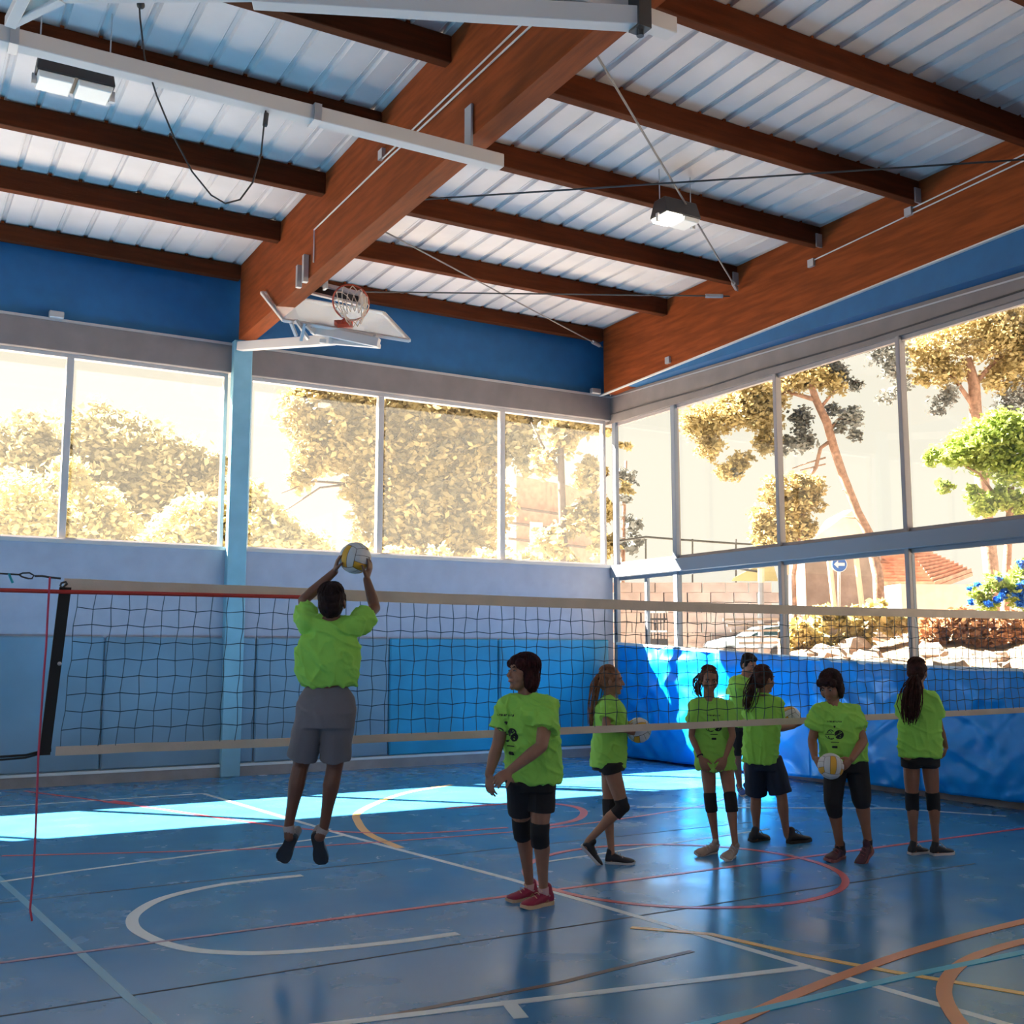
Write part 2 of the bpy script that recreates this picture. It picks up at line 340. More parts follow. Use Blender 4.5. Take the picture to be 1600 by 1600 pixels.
window('window_5', 0, .06, -15.9, -.04, 1.3, 2.87, posts[1:-1]+[-.86], M_glass, mw=.07, dp=.06, fm=M_framed)
obj('window_ledge', B1(-.1, .0, -16, -.1, 1.27, 1.33), M_white, wr)
# the two unseen walls; window band in the left one added for fill light
wl = struct('wall_left', B1(XL-.3, XL, YF, 0.3, 0, 2.9), M_wallu); obj('header', B1(XL-.3, XL, YF, .3, 6.1, 7.5), M_blue, wl)
for y in (-25.8, -21, -16, -11, -6, -.1): obj('post', B1(XL-.25, XL, y-.12, y+.12, 2.9, 6.1), M_framed, wl)
obj('pane', B1(XL-.16, XL-.15, YF, 0, 2.9, 6.1), M_glass, wl)
wf = struct('wall_front', B1(XL-.3, .25, YF-.3, YF, 0, 7.7), M_wallu)

# roof: ribbed steel sheets over purlins
ceil = bpy.data.objects.new('ceiling', None); COL.objects.link(ceil); ceil['kind'] = 'structure'
def sheet_mesh():
    prof = []; p = 1.0/3
    for k in range(3):
        x = k*p
        prof += [(x+.002, 0), (x+p-.092, 0), (x+p-.09, .004), (x+p-.078, .004), (x+p-.076, 0), (x+p-.07, .001), (x+p-.052, .03), (x+p-.018, .03)]
    prof += [(1.0, 0)]
    bm = BM(); ys = [.35, -13.2, YF-.3]; th = .002
    rows = [[[bm.verts.new((x, y, roofz(y)-roofz(0)*0+z+t)) for x, z in prof] for y in ys] for t in (0, th)]
    for lay in rows:
        for a, b in zip(lay, lay[1:]):
            for j in range(len(prof)-1): bm.faces.new((a[j], a[j+1], b[j+1], b[j]))
    me = bpy.data.meshes.new('roof_sheet'); bm.to_mesh(me); bm.free(); me.materials.append(M_sheet); return me
sm = sheet_mesh()
for i in range(21):
    o = bpy.data.objects.new('roof_sheet', sm); COL.objects.link(o); o.parent = ceil; o.location = (-20.35+i*.99, 0, 0)
# glulam beams
def beam(x, wd, label, z0a, z0b):
    bm = BM(); L = YF+.05; z0 = lambda y: z0a+(z0b-z0a)*min(1, abs(y)/9)
    for ya, yb in ((-.17 if wd < .3 else -.02, -3), (-3, -9), (-9, L)):
        hexa(bm, [(x-wd/2, yb, z0(yb)), (x+wd/2, yb, z0(yb)), (x+wd/2, ya, z0(ya)), (x-wd/2, ya, z0(ya)),
                  (x-wd/2, yb, roofz(yb)-.005), (x+wd/2, yb, roofz(yb)-.005), (x+wd/2, ya, roofz(ya)-.005), (x-wd/2, ya, roofz(ya)-.005)])
    bmesh.ops.remove_doubles(bm, verts=bm.verts[:], dist=.001)
    return tag(obj('glulam_beam', bm, M_wood, None), label, 'beam')
beam(-6.32, .22, 'deep orange-brown timber roof beam crossing the hall above the folded basketball hoop', 5.97, 6.06)
gb = beam(-.13, .25, 'deep orange-brown timber beam along the gable over the right-hand windows', 5.93, 6.2)
obj('beam_trim', (lambda bm: (hexa(bm, [(-.264, -9, 6.18), (-.218, -9, 6.18), (-.218, 0, 5.91), (-.264, 0, 5.91), (-.264, -9, 6.199), (-.218, -9, 6.199), (-.218, 0, 5.929), (-.264, 0, 5.929)]), bm)[1])(BM()), M_whitem, gb)
beam(-13.4, .22, 'timber roof beam out of view on the left', 5.97, 6.06)
PY = [-.12, -1.85, -3.45, -5.05, -6.62, -8.2, -9.8, -11.4]
ordn = ['against the back wall', 'second from the back wall', 'third from the back wall', 'fourth from the back wall', 'fifth from the back wall', 'sixth from the back wall', 'seventh from the back wall', 'eighth from the back wall']
for side, (xa, xb) in enumerate(((-13.29, -6.431), (-6.209, -.257))):
    for k, y in enumerate(PY):
        if side == 0 and k == 7: continue
        z1 = roofz(y)-.003; z0 = z1-(.255 if k else .21)
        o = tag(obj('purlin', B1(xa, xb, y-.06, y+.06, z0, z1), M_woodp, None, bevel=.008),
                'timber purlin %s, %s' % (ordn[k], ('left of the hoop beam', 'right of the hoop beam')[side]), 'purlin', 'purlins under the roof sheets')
        bm = BM(); x = -20.35
        while x < 0:
            xx = x+.333-.035
            if xa+.1 < xx < xb-.1: box(bm, xx-.016, xx+.016, y-.045, y+.045, z1+.0005, z1+.028)
            x += .33
        tag(obj('rib_light_spot', bm, M_wood, o), kind='stuff')  # blocks in the rib hollows stand in for orange light leaking through
        if side == 1 and k in (2, 3, 4):
            bm = BM(); box(bm, xb-.1, xb-.0, y-.08, y-.062, z0-.03, z0+.15); obj('bracket', bm, M_galv, o)

# ------------------------------------------------------------------ roof fittings
def box_tube(bm, a, b, s=.1): bar(bm, a, b, s, s)
X1a, X1b = -13.0, -6.13
bm = BM(); bar(bm, (X1a, -7.05, 5.88), (X1b, -7.05, 5.88), .12, .12)
rail = tag(obj('steel_rail', bm, M_whitem, None, bevel=.006), 'long pale steel box rail hung under the timber beam and running out to the left', 'rail')
bm = BM(); box(bm, -6.46, -6.435, -7.11, -6.99, 5.942, 6.32); obj('hanger', bm, M_galv, rail, bevel=.004)
for dx in (-1.7, -3.9):
    bm = BM(); box(bm, X1b+dx-.03, X1b+dx+.03, -7.13, -6.97, 5.81, 5.95); obj('clamp', bm, M_galv, rail)
fr = thing('stowed_frame', at(1000, 30, 8.2), 'white steel frame of a second folded hoop high above the camera', 'frame')
Yr = -9.36
pA, pB = on(880, -8, 1, Yr), on(1050, 46, 1, Yr); pB.z = pA.z = 5.95; pA.y = pB.y = Yr
bm = BM(); bar(bm, pA-Vector((4, 0, 0)), pB, .12, .12); obj('cross_rail', bm, M_whitem, fr, bevel=.005)
q0, q1, q2 = on(1000, 30, 2, 5.82), on(560, 4, 2, 5.82), on(395, -6, 2, 5.82)
bm = BM(); bar(bm, q0, q2, .11, .13); obj('arm', bm, M_whitem, fr, bevel=.005)
bm = BM(); box(bm, q0.x-.05, q0.x+.05, q0.y-.06, q0.y+.06, 5.74, 6.02); tube(bm, [q0+Vector((0, 0, -.12)), q0+Vector((0, 0, .16))], .025, 10); obj('pivot', bm, M_dark, fr)
c0, c1, c2, c3 = on(16, 36, 2, 5.7), on(48, -30, 2, 5.7), on(52, 20, 2, 5.7), on(98, -4, 2, 5.7)
bm = BM(); bar(bm, c0, c1, .07, .07); bar(bm, c0, c3, .06, .06); bar(bm, c1, c3+(c3-c0)*.3, .06, .06); obj('backboard_frame', bm, M_whitem, fr, bevel=.004)
bm = BM(); tri = [c0, c3, c1+(c3-c0)*.3, c1]; hexa(bm, [p+Vector((0, 0, -.01)) for p in tri]+[p+Vector((0, 0, .01)) for p in tri]); obj('backboard', bm, M_plaster, fr)
bm = BM(); bar(bm, c3, q2, .05, .05); obj('link', bm, M_whitem, fr)

hp = thing('basketball_hoop', (-6.32, -2.6, 5.9), 'folded basketball hoop with clear backboard and orange rim stowed under the timber beam', 'basketball hoop')
H0, H1 = at(460, 443, 14.2), at(566, 469, 14.0); dz = Vector((0, 0, .07))
bm = BM(); bar(bm, H0+dz, H1+dz, .12, .045); bar(bm, H0-dz, H1-dz, .1, .03); bar(bm, H0+dz*1.2, H0-dz*1.3, .1, .04, (0, 1, 0)); bar(bm, H1+dz*1.2, H1-dz*1.3, .1, .04, (0, 1, 0)); obj('cross_bar', bm, M_whitem, hp, bevel=.004)
bm = BM(); bar(bm, H0.lerp(H1, .04)-dz*.2, H0.lerp(H1, .96)-dz*.2, .06, .09); obj('recess_shade', bm, M_dark, hp)  # dark bar stands in for the shaded recess of the cross bar
for x in (-6.5, -6.44): pass
bm = BM(); box(bm, -6.5, -6.44, -3.02, -2.96, 5.95, 6.28); obj('hanger', bm, M_galv, hp); bm = BM(); box(bm, -6.5, -6.44, -2.8, -2.74, 5.95, 6.22); obj('hanger', bm, M_galv, hp)
bm = BM(); box(bm, -6.2, -6.17, -2.95, -2.85, 5.94, 6.12); obj('hanger', bm, M_galv, hp)
TL, BL, BR, TR = at(409, 455, 14.4), at(443, 498, 13.65), at(640, 530, 13.65), at(600, 487, 14.4)
n_ = (BR-BL).cross(TL-BL).normalized(); 
if n_.z < 0: n_ = -n_
bm = BM(); hexa(bm, [p-n_*.008 for p in (BL, BR, TR, TL)]+[p+n_*.008 for p in (BL, BR, TR, TL)])
M_acr = glass_mat('acrylic_board', (.9, .9, .92), .16, .12, haze=.2); obj('backboard', bm, M_acr, hp)
bm = BM()
for a, b in ((BL, BR), (BR, TR), (TR, TL), (TL, BL)): bar(bm, a-n_*.02, b-n_*.02, .04, .04, n_)
obj('board_frame', bm, M_whitem, hp, bevel=.004)
mid = (BL+BR)/2; up_ = ((TL-BL)+(TR-BR)).normalized(); sx = (BR-BL).normalized()
rc = mid+up_*.12+n_*.31+sx*.07
bm = BM(); base_ = mid+up_*.12
bar(bm, base_-n_*.02, base_+n_*.05, .2, .14, up_); bar(bm, base_, rc-n_*.22, .12, .05, up_); 
obj('rim_bracket', bm, mat('hoop_orange', (.4, .05, .02), .5), hp, bevel=.004)
bm = BM(); P = [rc+(sx*math.cos(t)+n_*math.sin(t))*.225 for t in [2*PI*i/28 for i in range(29)]]; tube(bm, P, .011, 6); obj('rim', bm, MATS['hoop_orange'], hp)
bm = BM()
for i in range(12):
    for sg in (1, -1):
        a0 = 2*PI*i/12; pts = []
        for k in range(5):
            t = k/4; a_ = a0+sg*t*PI/6*2; rr = .22*(1-.55*t); sag = Vector((0, 0, -.16*t*t))
            pts.append(rc+(sx*math.cos(a_)+n_*math.sin(a_))*rr-up_*(.02+.12*t)+sag)
        tube(bm, pts, .006, 4)
obj('hoop_net', bm, M_tape, hp)
bm = BM(); bar(bm, (-6.42, -.22, 5.86), at(520, 531, 13.7), .11, .12); bar(bm, at(500, 533, 13.75), at(594, 541, 13.6), .06, .05); obj('arm', bm, M_whitem, hp, bevel=.004)
bm = BM(); bar(bm, at(488, 515, 13.75), at(592, 536, 13.55), .09, .11); obj('lower_bar', bm, M_whitem, hp, bevel=.004)
for a, b in (((455, 505), (463, 525)), ((462, 500), (482, 530)), ((476, 505), (470, 532)), ((585, 524), (592, 540)), ((478, 508), (492, 522))):
    bm = BM(); bar(bm, at(*a, 13.6), at(*b, 13.7), .035, .035); obj('link', bm, M_galv, hp)

def cables(label, runs, ends=()):
    bm = BM()
    for r in runs: tube(bm, r, .009, 6)
    o = tag(obj('conduit', bm, M_whitem, None), label, 'cable'); 
    for e in ends:
        b2 = BM(); box(b2, e[0]-.025, e[0]+.025, e[1]-.05, e[1]+.05, e[2]-.06, e[2]+.04); obj('junction_box', b2, M_galv, o)
    return o
XB = -6.445
cables('pair of thin pale conduits along the left face of the hoop beam', [[on(880, -25, 0, XB), on(598, 248, 0, XB)], [on(905, -30, 0, XB), on(590, 263, 0, XB), on(491, 359, 0, XB), on(490, 410, 0, XB)]], [on(597, 240, 0, XB)])
XG = -.27
cables('pair of thin pale conduits along the gable beam over the right windows', [[on(1640, 222, 0, XG), on(1420, 328, 0, XG)], [on(1640, 232, 0, XG), on(1268, 408, 0, XG)]], [on(1420, 330, 0, XG), on(1268, 410, 0, XG), on(1044, 562, 0, XG)])
def rod(a, b, label):
    bm = BM(); tube(bm, [a, b], .011, 6); o = tag(obj('brace_rod', bm, M_dark if 'dark' in label else mat('rod_dull', (.2, .17, .16), .7), None), label, 'brace')
    bm = BM(); d = (Vector(b)-Vector(a)).normalized(); tube(bm, [Vector(b)-d*.35, Vector(b)-d*.1], .03, 8); obj('turnbuckle', bm, M_galv, o)
rod((-6.2, -8.2, 6.735), (-.27, -3.52, 6.735), 'pale bracing rod slanting down past the lit lamp to the gable beam')
rod((-6.2, -3.7, 6.705), (-.27, -8.55, 6.705), 'dark bracing rod running almost level above the lit lamp')
rod((-6.2, -3.45, 6.735), (-.27, -.15, 6.735), 'pale bracing rod nearest the back wall, right of the hoop')
rod((-6.2, -.2, 6.705), (-.27, -3.35, 6.705), 'dark bracing rod just right of the folded hoop')
bm = BM(); tube(bm, [on(x, y, 1, -7.05) for x, y in ((216, -20), (219, 30), (226, 90), (245, 150), (272, 215), (300, 268), (330, 305), (352, 318), (375, 312), (395, 285), (408, 240), (414, 180), (418, 160))], .007, 6)
rp = tag(obj('pull_rope', bm, M_cable, None, smooth=True), 'thin dark rope hanging in a loop from the pale rail', 'rope')
bm = BM(); obj_k = obj('knot', (lambda b: (sph(b, on(220, 8, 1, -7.05), .03), b)[1])(BM()), M_dark, rp); tube(bm, [on(420, 158, 1, -7.05), on(417, 172, 1, -7.0), on(414, 196, 1, -7.05)], .02, 6); obj('knot', bm, M_dark, rp)
bm = BM(); tube(bm, [on(560, 12, 1, -8.5), on(600, 18, 1, -8.5), on(625, 8, 1, -8.5), on(645, -14, 1, -8.5)], .007, 6)
tag(obj('loose_cable', bm, M_cable, None), 'short loose black cable looping by the upper white frame', 'cable')

def lamp(loc, wd, label, lit):
    t = thing('ceiling_lamp', loc, label, 'lamp', 'lamps hung under the roof')
    x, y, z = loc; h = wd/2
    bm = BM(); hexa(bm, [(x-h, y-.16, z), (x+h, y-.16, z), (x+h, y+.16, z), (x-h, y+.16, z), (x-h+.02, y-.1, z+.2), (x+h-.02, y-.1, z+.2), (x+h-.02, y+.1, z+.2), (x-h+.02, y+.1, z+.2)]); obj('housing', bm, M_dark, t, bevel=.008)
    em = mat('lamp_glow', (1, 1, .95), .4, emit=((1, .93, .78), 14)); off = mat('lamp_diffuser', (.75, .72, .68), .3)
    for i, sg in enumerate((-1, 1)):
        bm = BM(); cx = x+sg*h*.5; hexa(bm, [(cx-h*.42, y-.13, z-.05), (cx+h*.42, y-.13, z-.05), (cx+h*.42, y+.13, z-.05), (cx-h*.42, y+.13, z-.05), (cx-h*.46, y-.15, z-.002), (cx+h*.46, y-.15, z-.002), (cx+h*.46, y+.15, z-.002), (cx-h*.46, y+.15, z-.002)])
        obj('diffuser', bm, em if lit and i == 0 else off, t, bevel=.006)
    for sg in (-1, 1):
        bm = BM(); box(bm, x+sg*h-.02, x+sg*h+.02, y-.02, y+.02, z-.07, z+.02); obj('clip', bm, M_whitem, t)
        bm = BM(); tube(bm, [(x+sg*h*.9, y, z+.19), (x+sg*h*.9, y, roofz(y)-.01)], .006, 6); obj('hanger', bm, M_galv, t)
lamp((-9.43, -5.55, 6.4), .62, 'unlit ceiling lamp with dark housing hung at the upper left, below the pale rail', False)
lamp((-2.92, -5.45, 6.58), .5, 'glowing ceiling lamp hung in the bay beside the gable beam', True)
o_ = on(1124, 232, 2, 6.95); bm = BM(); tube(bm, [o_+Vector((0, 0, .2)), o_+Vector((0, 0, .04))], .008, 6); tube(bm, [o_+Vector((0, 0, .04)), o_, o_-Vector((0, 0, .04))], [.03, .07, .045], 14)
tag(obj('smoke_detector', bm, M_whitem, None), 'small round white detector under the roof sheets', 'detector')
for (px, py), w_ in (((88, 492), 'on the header at the left of the back wall'), ((930, 618), 'on the header near the corner of the hall')):
    p = on(px, py, 1, -.08); bm = BM(); box(bm, p.x-.09, p.x+.09, -.13, -.048, 5.93, 6.02)
    tag(obj('alarm_box', bm, M_galv, None, bevel=.01), 'small grey box with cable ' + w_, 'box')

# ------------------------------------------------------------------ volleyball net
NY = -8.05
net = thing('volleyball_net', (-5, NY, 1.0), 'volleyball net with cream top and bottom tapes stretched across the hall', 'net')
XN0, XN1 = -9.64, -.3
zt = lambda x: 2.075-.03*(x+9.6)/9-.02*math.sin(PI*(x+9.6)/9.3); zb = lambda x: 1.08+.01*(x+9.6)/9-.012*math.sin(PI*(x+9.6)/9.3)
def band(name, zf, hh, m, xa, xb, th=.012, n=40):
    bm = BM(); rows = []
    for i in range(n+1):
        x = xa+(xb-xa)*i/n; z = zf(x)+.004*noise.noise((x*3, 0, zf(0))); y = NY+.006*noise.noise((x*2, 3, 0))
        rows.append([bm.verts.new(q) for q in ((x, y-th/2, z-hh/2), (x, y+th/2, z-hh/2), (x, y+th/2, z+hh/2), (x, y-th/2, z+hh/2))])
    for a, b in zip(rows, rows[1:]):
        for j in range(4): bm.faces.new((a[j], a[(j+1) % 4], b[(j+1) % 4], b[j]))
    bm.faces.new(rows[0]); bm.faces.new(rows[-1][::-1]); return obj(name, bm, m, net)
band('top_tape', lambda x: zt(x)-.03, .075, M_tape, XN0-.02, XN1)
band('bottom_tape', zb, .052, M_tape, XN0-.02, XN1)
bm = BM(); NX = int((XN1-XN0)/.1); ZR = 9; r2 = random.Random(3)
def npt(i, k):
    x = XN0+.06+i*.1; t = k/ZR; z = (zt(x)-.065)*(1-t)+(zb(x)+.02)*t
    lean = -.055*t*math.exp(-i/14)
    return Vector((x+lean+.006*math.sin(i*1.7+k*2.1), NY+.008*math.sin(i*.9+k), z+(.007 if (i+k) % 2 else -.004)*(1 if 0 < k < ZR else 0)))
for i in range(NX): tube(bm, [npt(i, k) for k in range(ZR+1)], .0028, 4)
tag(obj('mesh_cords', bm, mat('net_cord_vertical', (.05, .085, .11), .8), net), kind='stuff')
bm = BM()
for k in range(1, ZR): tube(bm, [npt(i, k) for i in range(NX)], .0036, 4)
tag(obj('mesh_cords', bm, M_cord, net), kind='stuff')
bm = BM(); hexa(bm, [(XN0-.11, NY-.01, 1.06), (XN0-.05, NY-.01, 1.06), (XN0-.05, NY+.01, 1.06), (XN0-.11, NY+.01, 1.06), (XN0-.045, NY-.01, 2.03), (XN0+.02, NY-.01, 2.03), (XN0+.02, NY+.01, 2.03), (XN0-.045, NY+.01, 2.03)]); obj('side_band', bm, M_black, net)
bm = BM(); P = [on(x, y, 1, NY-.02) for x, y in ((94, 916), (96, 911), (103, 909), (105, 912), (98, 918), (94, 916))]; tube(bm, P, .006, 6); obj('buckle', bm, M_dark, net)
bm = BM(); sph(bm, on(93, 1037, 1, NY-.02), .012); obj('rivet', bm, M_galv, net)
bm = BM(); tube(bm, [on(-60, 922, 1, NY-.03), on(0, 922, 1, NY-.03), on(110, 925, 1, NY-.03), on(300, 929, 1, NY-.03), on(470, 933, 1, NY-.03)], .013, 8); obj('red_cord', bm, M_redrope, net)
bm = BM(); tube(bm, [on(95, 904, 1, NY), on(78, 902, 1, NY), on(66, 900, 1, NY), on(54, 900, 1, NY)], .006, 6); tube(bm, [on(30, 898, 1, NY), on(0, 896, 1, NY), on(-60, 894, 1, NY)], .005, 6); obj('tension_cord', bm, M_cable, net)
bm = BM(); P = [on(x, y, 1, NY) for x, y in ((30, 898), (35, 895.5), (46, 895), (53, 899), (50, 904), (44, 904), (34, 901), (30, 898))]; tube(bm, P, .005, 6); obj('carabiner', bm, M_dark, net)
bm = BM(); tube(bm, [on(14, 896, 1, NY-.02), on(16, 902, 1, NY-.02), on(20, 911, 1, NY-.02)], .007, 6); obj('cord_end', bm, M_teal, net)
bm = BM(); tube(bm, [on(x, y, 1, NY-.04) for x, y in ((78, 902), (75, 950), (72, 1010), (68, 1060), (64, 1120), (60, 1180), (58, 1235), (56, 1290), (52, 1370), (47, 1420), (50, 1439))], .006, 6, ); obj('hanging_cord', bm, M_pink, net)
bm = BM(); tube(bm, [on(80, 1170, 1, NY), on(40, 1180, 1, NY), on(-60, 1186, 1, NY)], .007, 6); tube(bm, [on(80, 1173, 1, NY), on(40, 1184, 1, NY), on(-60, 1192, 1, NY)], .006, 6); obj('lower_strap', bm, M_black, net)

# ------------------------------------------------------------------ blue vinyl covers in front of the low right wall
MY = [-.34, -2.55, -4.52, -6.22, -8.3, -10.6]
top = lambda y: 1.815-.052*abs(y) if y > -7 else 1.45-.0*(abs(y)-7)
bot = lambda y: .012+.012*abs(y)
desc = ['in the shaded corner of the hall, nearest the back wall', 'splashed with sunlight behind the boy', 'behind the short-haired player holding a ball', 'behind the girl at the far right', 'out past the right edge']
def cover(i):
    ya, yb = MY[i], MY[i+1]; n, m = 60, 40; bm = BM(); G = {}
    for s in (0, 1):
        for a in range(n+1):
            for b in range(m+1):
                y = ya+(yb-ya)*a/n; t = b/m; z = bot(y)+(top(y)-bot(y))*t
                e = min(a, n-a)/n; puff = .045*min(1, e*9)*min(1, min(t, 1-t)*8)
                u, v = (a/n-.5)*2, t
                fold = .05*noise.noise((y*1.3+z*1.6+i, z*.7-y*.4, i*3.1))+.05*max(0, 1-3*abs(noise.noise((y*1.6-z*1.9, z*.8+y*.8, i*1.7))))+.035*max(0, 1-3*abs(noise.noise((y*1.1+z*2.2, z*.6-y*.5, i*2.9))))+.05*max(0, 1-abs(u)*1.6)*noise.noise((u*5+v*6*(-1)**i, 0, i))
                x = -.16-puff-(fold*min(1, e*8) if s == 0 else 0) if s == 0 else -.125
                G[s, a, b] = bm.verts.new((x, y, z))
    for s in (0, 1):
        for a in range(n):
            for b in range(m): bm.faces.new((G[s, a, b], G[s, a+1, b], G[s, a+1, b+1], G[s, a, b+1]))
    for a in range(n):
        for b in (0, m): bm.faces.new((G[0, a, b], G[0, a+1, b], G[1, a+1, b], G[1, a, b]))
    for b in range(m):
        for a in (0, n): bm.faces.new((G[0, a, b], G[0, a, b+1], G[1, a, b+1], G[1, a, b]))
    o = tag(obj('vinyl_cover', bm, M_mat, None, smooth=True), 'creased bright blue vinyl cover ' + desc[i], 'wall cover', 'blue vinyl covers along the window wall')
    bm = BM(); hexa(bm, [(-.2, yb, top(yb)-.03), (-.1, yb, top(yb)-.03), (-.1, ya, top(ya)-.03), (-.2, ya, top(ya)-.03), (-.2, yb, top(yb)+.012), (-.1, yb, top(yb)+.012), (-.1, ya, top(ya)+.012), (-.2, ya, top(ya)+.012)])
    tag(obj('hem', bm, mat('vinyl_hem_pale', (.5, .6, .7), .5), o), 'pale top hem')
for i in range(5): cover(i)

# ------------------------------------------------------------------ outdoors
RNG = np.random.default_rng(5)
def leaves(name, blobs, d, n, size, m, parent, thick=.45, droop=0):
    """leaf blades scattered in clumps; blobs = (px, py, radius px) round distance d"""
    tot = sum(b[2]**2 for b in blobs); V = []
    for b in blobs:
        px, py, r = b[:3]; dd = d+(b[3] if len(b) > 3 else 0); c = np.array(at(px, py, dd)); R_ = r*dd/F
        k = max(6, int(n*r*r/tot)); nc = max(5, k//16)
        u = RNG.normal(size=(nc, 3)); u /= np.linalg.norm(u, axis=1)[:, None]; u *= (RNG.random((nc, 1))**(thick))*R_
        u[:, 2] *= .85
        cc = c+u; j = RNG.integers(0, nc, k); p = cc[j]+RNG.normal(size=(k, 3))*R_*(.24 if m is M_pined else .15)
        a = RNG.normal(size=(k, 3)); a[:, 2] *= .6; a /= np.linalg.norm(a, axis=1)[:, None]
        b2 = RNG.normal(size=(k, 3)); b2 -= a*np.sum(a*b2, axis=1)[:, None]; b2 /= np.linalg.norm(b2, axis=1)[:, None]
        s = size*(.6+.8*RNG.random((k, 1)))
        V.append(np.stack([p-a*s, p+b2*s*.55, p+a*s, p-b2*s*.55], axis=1).reshape(-1, 3))
    V = np.concatenate(V); nq = len(V)//4
    me = bpy.data.meshes.new(name); me.vertices.add(len(V)); me.vertices.foreach_set('co', (V-np.array(parent.location)).ravel())
    me.loops.add(nq*4); me.loops.foreach_set('vertex_index', np.arange(nq*4)); me.polygons.add(nq)
    me.polygons.foreach_set('loop_start', np.arange(nq)*4); me.update(calc_edges=True)
    o = link(name, me, m, parent); o['kind'] = 'stuff'; return o
def tree(label, base, d, trunk, blobs, n, size, m, bark, branches=(), cat='tree', extra=()):
    p = at(*base, d); p.z = gz; t = thing('tree' if cat == 'tree' else cat, p, label, cat, None)
    if not trunk: trunk = [(base[0], 940, 4), (base[0], 880, 3)]
    if trunk:
        bm = BM(); T_ = [at(x, y, d) for x, y, r in trunk]; g0 = T_[0].copy(); g0.z = gz-.1; tube(bm, [g0]+T_, [trunk[0][2]*d/F*1.1]+[r*d/F for x, y, r in trunk], 8); obj('trunk', bm, bark, t, smooth=True)
    for br in branches:
        bm = BM(); tube(bm, [at(x, y, d+(q[0] if q else 0)) for x, y, r, *q in br], [r*d/F for x, y, r, *q in br], 6); obj('branch', bm, bark, t, smooth=True)
    leaves('foliage', blobs, d, n, size, m, t)
    for bl, nn, mm in extra: leaves('foliage', bl, d, nn, size, mm, t)
    return t
gz = -.35
struct('ground', B1(-70, 90, .3, 120, -.6, gz), M_road)
struct('ground_right', B1(.25, 90, -60, .3, -.6, gz), M_road)

# behind the back wall
tree('wide round pale tree filling the far left window above the shrubs', (200, 1000), 42, [(205, 1030, 14), (215, 930, 12), (225, 800, 9)],
     [(60, 700, 62), (150, 680, 55), (20, 690, 50), (215, 700, 60), (270, 735, 60), (310, 770, 45), (180, 760, 70), (250, 800, 60), (40, 760, 60), (330, 730, 26), (110, 770, 60)], 24000, .15, M_leaf_o, M_bark,
     [[(225, 830, 5), (260, 760, 3), (300, 700, 2)], [(215, 850, 5), (160, 770, 3), (120, 700, 2)]])
tree('bushy pale yellow shrub along the sill of the left window', (120, 960), 28, None,
     [(20, 800, 70), (90, 830, 60), (150, 800, 50), (170, 850, 60), (60, 880, 60), (110, 740, 30), (200, 880, 45), (-20, 860, 70)], 18000, .09, M_leaf_y, M_bark, cat='shrub')
tree('pale yellow shrub behind the blue pillar', (320, 960), 26, None,
     [(300, 820, 48), (260, 850, 40), (330, 860, 60), (400, 820, 45), (390, 770, 28), (430, 850, 55), (480, 860, 40), (350, 800, 30)], 15000, .085, M_leaf_y, M_bark, cat='shrub')
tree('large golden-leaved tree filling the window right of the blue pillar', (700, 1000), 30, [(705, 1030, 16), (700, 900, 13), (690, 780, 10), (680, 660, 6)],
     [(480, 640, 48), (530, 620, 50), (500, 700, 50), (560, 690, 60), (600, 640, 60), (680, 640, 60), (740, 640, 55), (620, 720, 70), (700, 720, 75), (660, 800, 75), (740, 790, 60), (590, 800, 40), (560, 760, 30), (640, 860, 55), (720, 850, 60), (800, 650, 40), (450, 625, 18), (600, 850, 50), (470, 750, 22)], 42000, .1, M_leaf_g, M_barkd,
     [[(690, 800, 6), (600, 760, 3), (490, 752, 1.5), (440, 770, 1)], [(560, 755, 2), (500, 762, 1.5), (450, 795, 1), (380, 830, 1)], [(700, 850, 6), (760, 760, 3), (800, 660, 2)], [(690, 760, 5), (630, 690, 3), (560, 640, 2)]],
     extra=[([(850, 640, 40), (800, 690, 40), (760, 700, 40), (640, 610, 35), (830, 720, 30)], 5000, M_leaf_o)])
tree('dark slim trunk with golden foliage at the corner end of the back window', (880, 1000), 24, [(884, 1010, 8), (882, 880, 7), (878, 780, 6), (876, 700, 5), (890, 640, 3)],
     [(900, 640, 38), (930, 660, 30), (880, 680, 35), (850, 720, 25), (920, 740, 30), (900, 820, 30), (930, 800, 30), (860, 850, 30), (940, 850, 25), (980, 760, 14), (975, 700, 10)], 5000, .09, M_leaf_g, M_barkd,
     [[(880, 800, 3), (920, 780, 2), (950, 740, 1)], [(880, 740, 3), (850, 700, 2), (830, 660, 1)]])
hb = thing('building', at(850, 900, 40), 'reddish building half hidden by trees behind the back window', 'building')
def quad_wall(px0, py0, px1, py1, d0, d1, th=.3):                  # upright wall piece between two image columns
    a, b = at(px0, py1, d0), at(px1, py1, d1); zt_ = at(px0, py0, d0).z
    n = Vector((b.y-a.y, a.x-b.x, 0)).normalized()*th; bm = BM()
    z0 = min(a.z, b.z) if max(py0, py1) < 990 else gz-.05
    hexa(bm, [Vector((a.x, a.y, z0)), Vector((b.x, b.y, z0)), Vector((b.x, b.y, z0))+n, Vector((a.x, a.y, z0))+n, Vector((a.x, a.y, zt_)), Vector((b.x, b.y, zt_)), Vector((b.x, b.y, zt_))+n, Vector((a.x, a.y, zt_))+n]); return bm
obj('wall', quad_wall(790, 740, 925, 1010, 40, 44, .5), M_tile, hb)
obj('window', quad_wall(828, 815, 846, 872, 39.2, 39.4, .1), M_plaster, hb)
for y in (790, 815, 840): obj('ledge', quad_wall(788, y, 928, y+3, 39.6, 43.5, .2), M_barkd, hb)
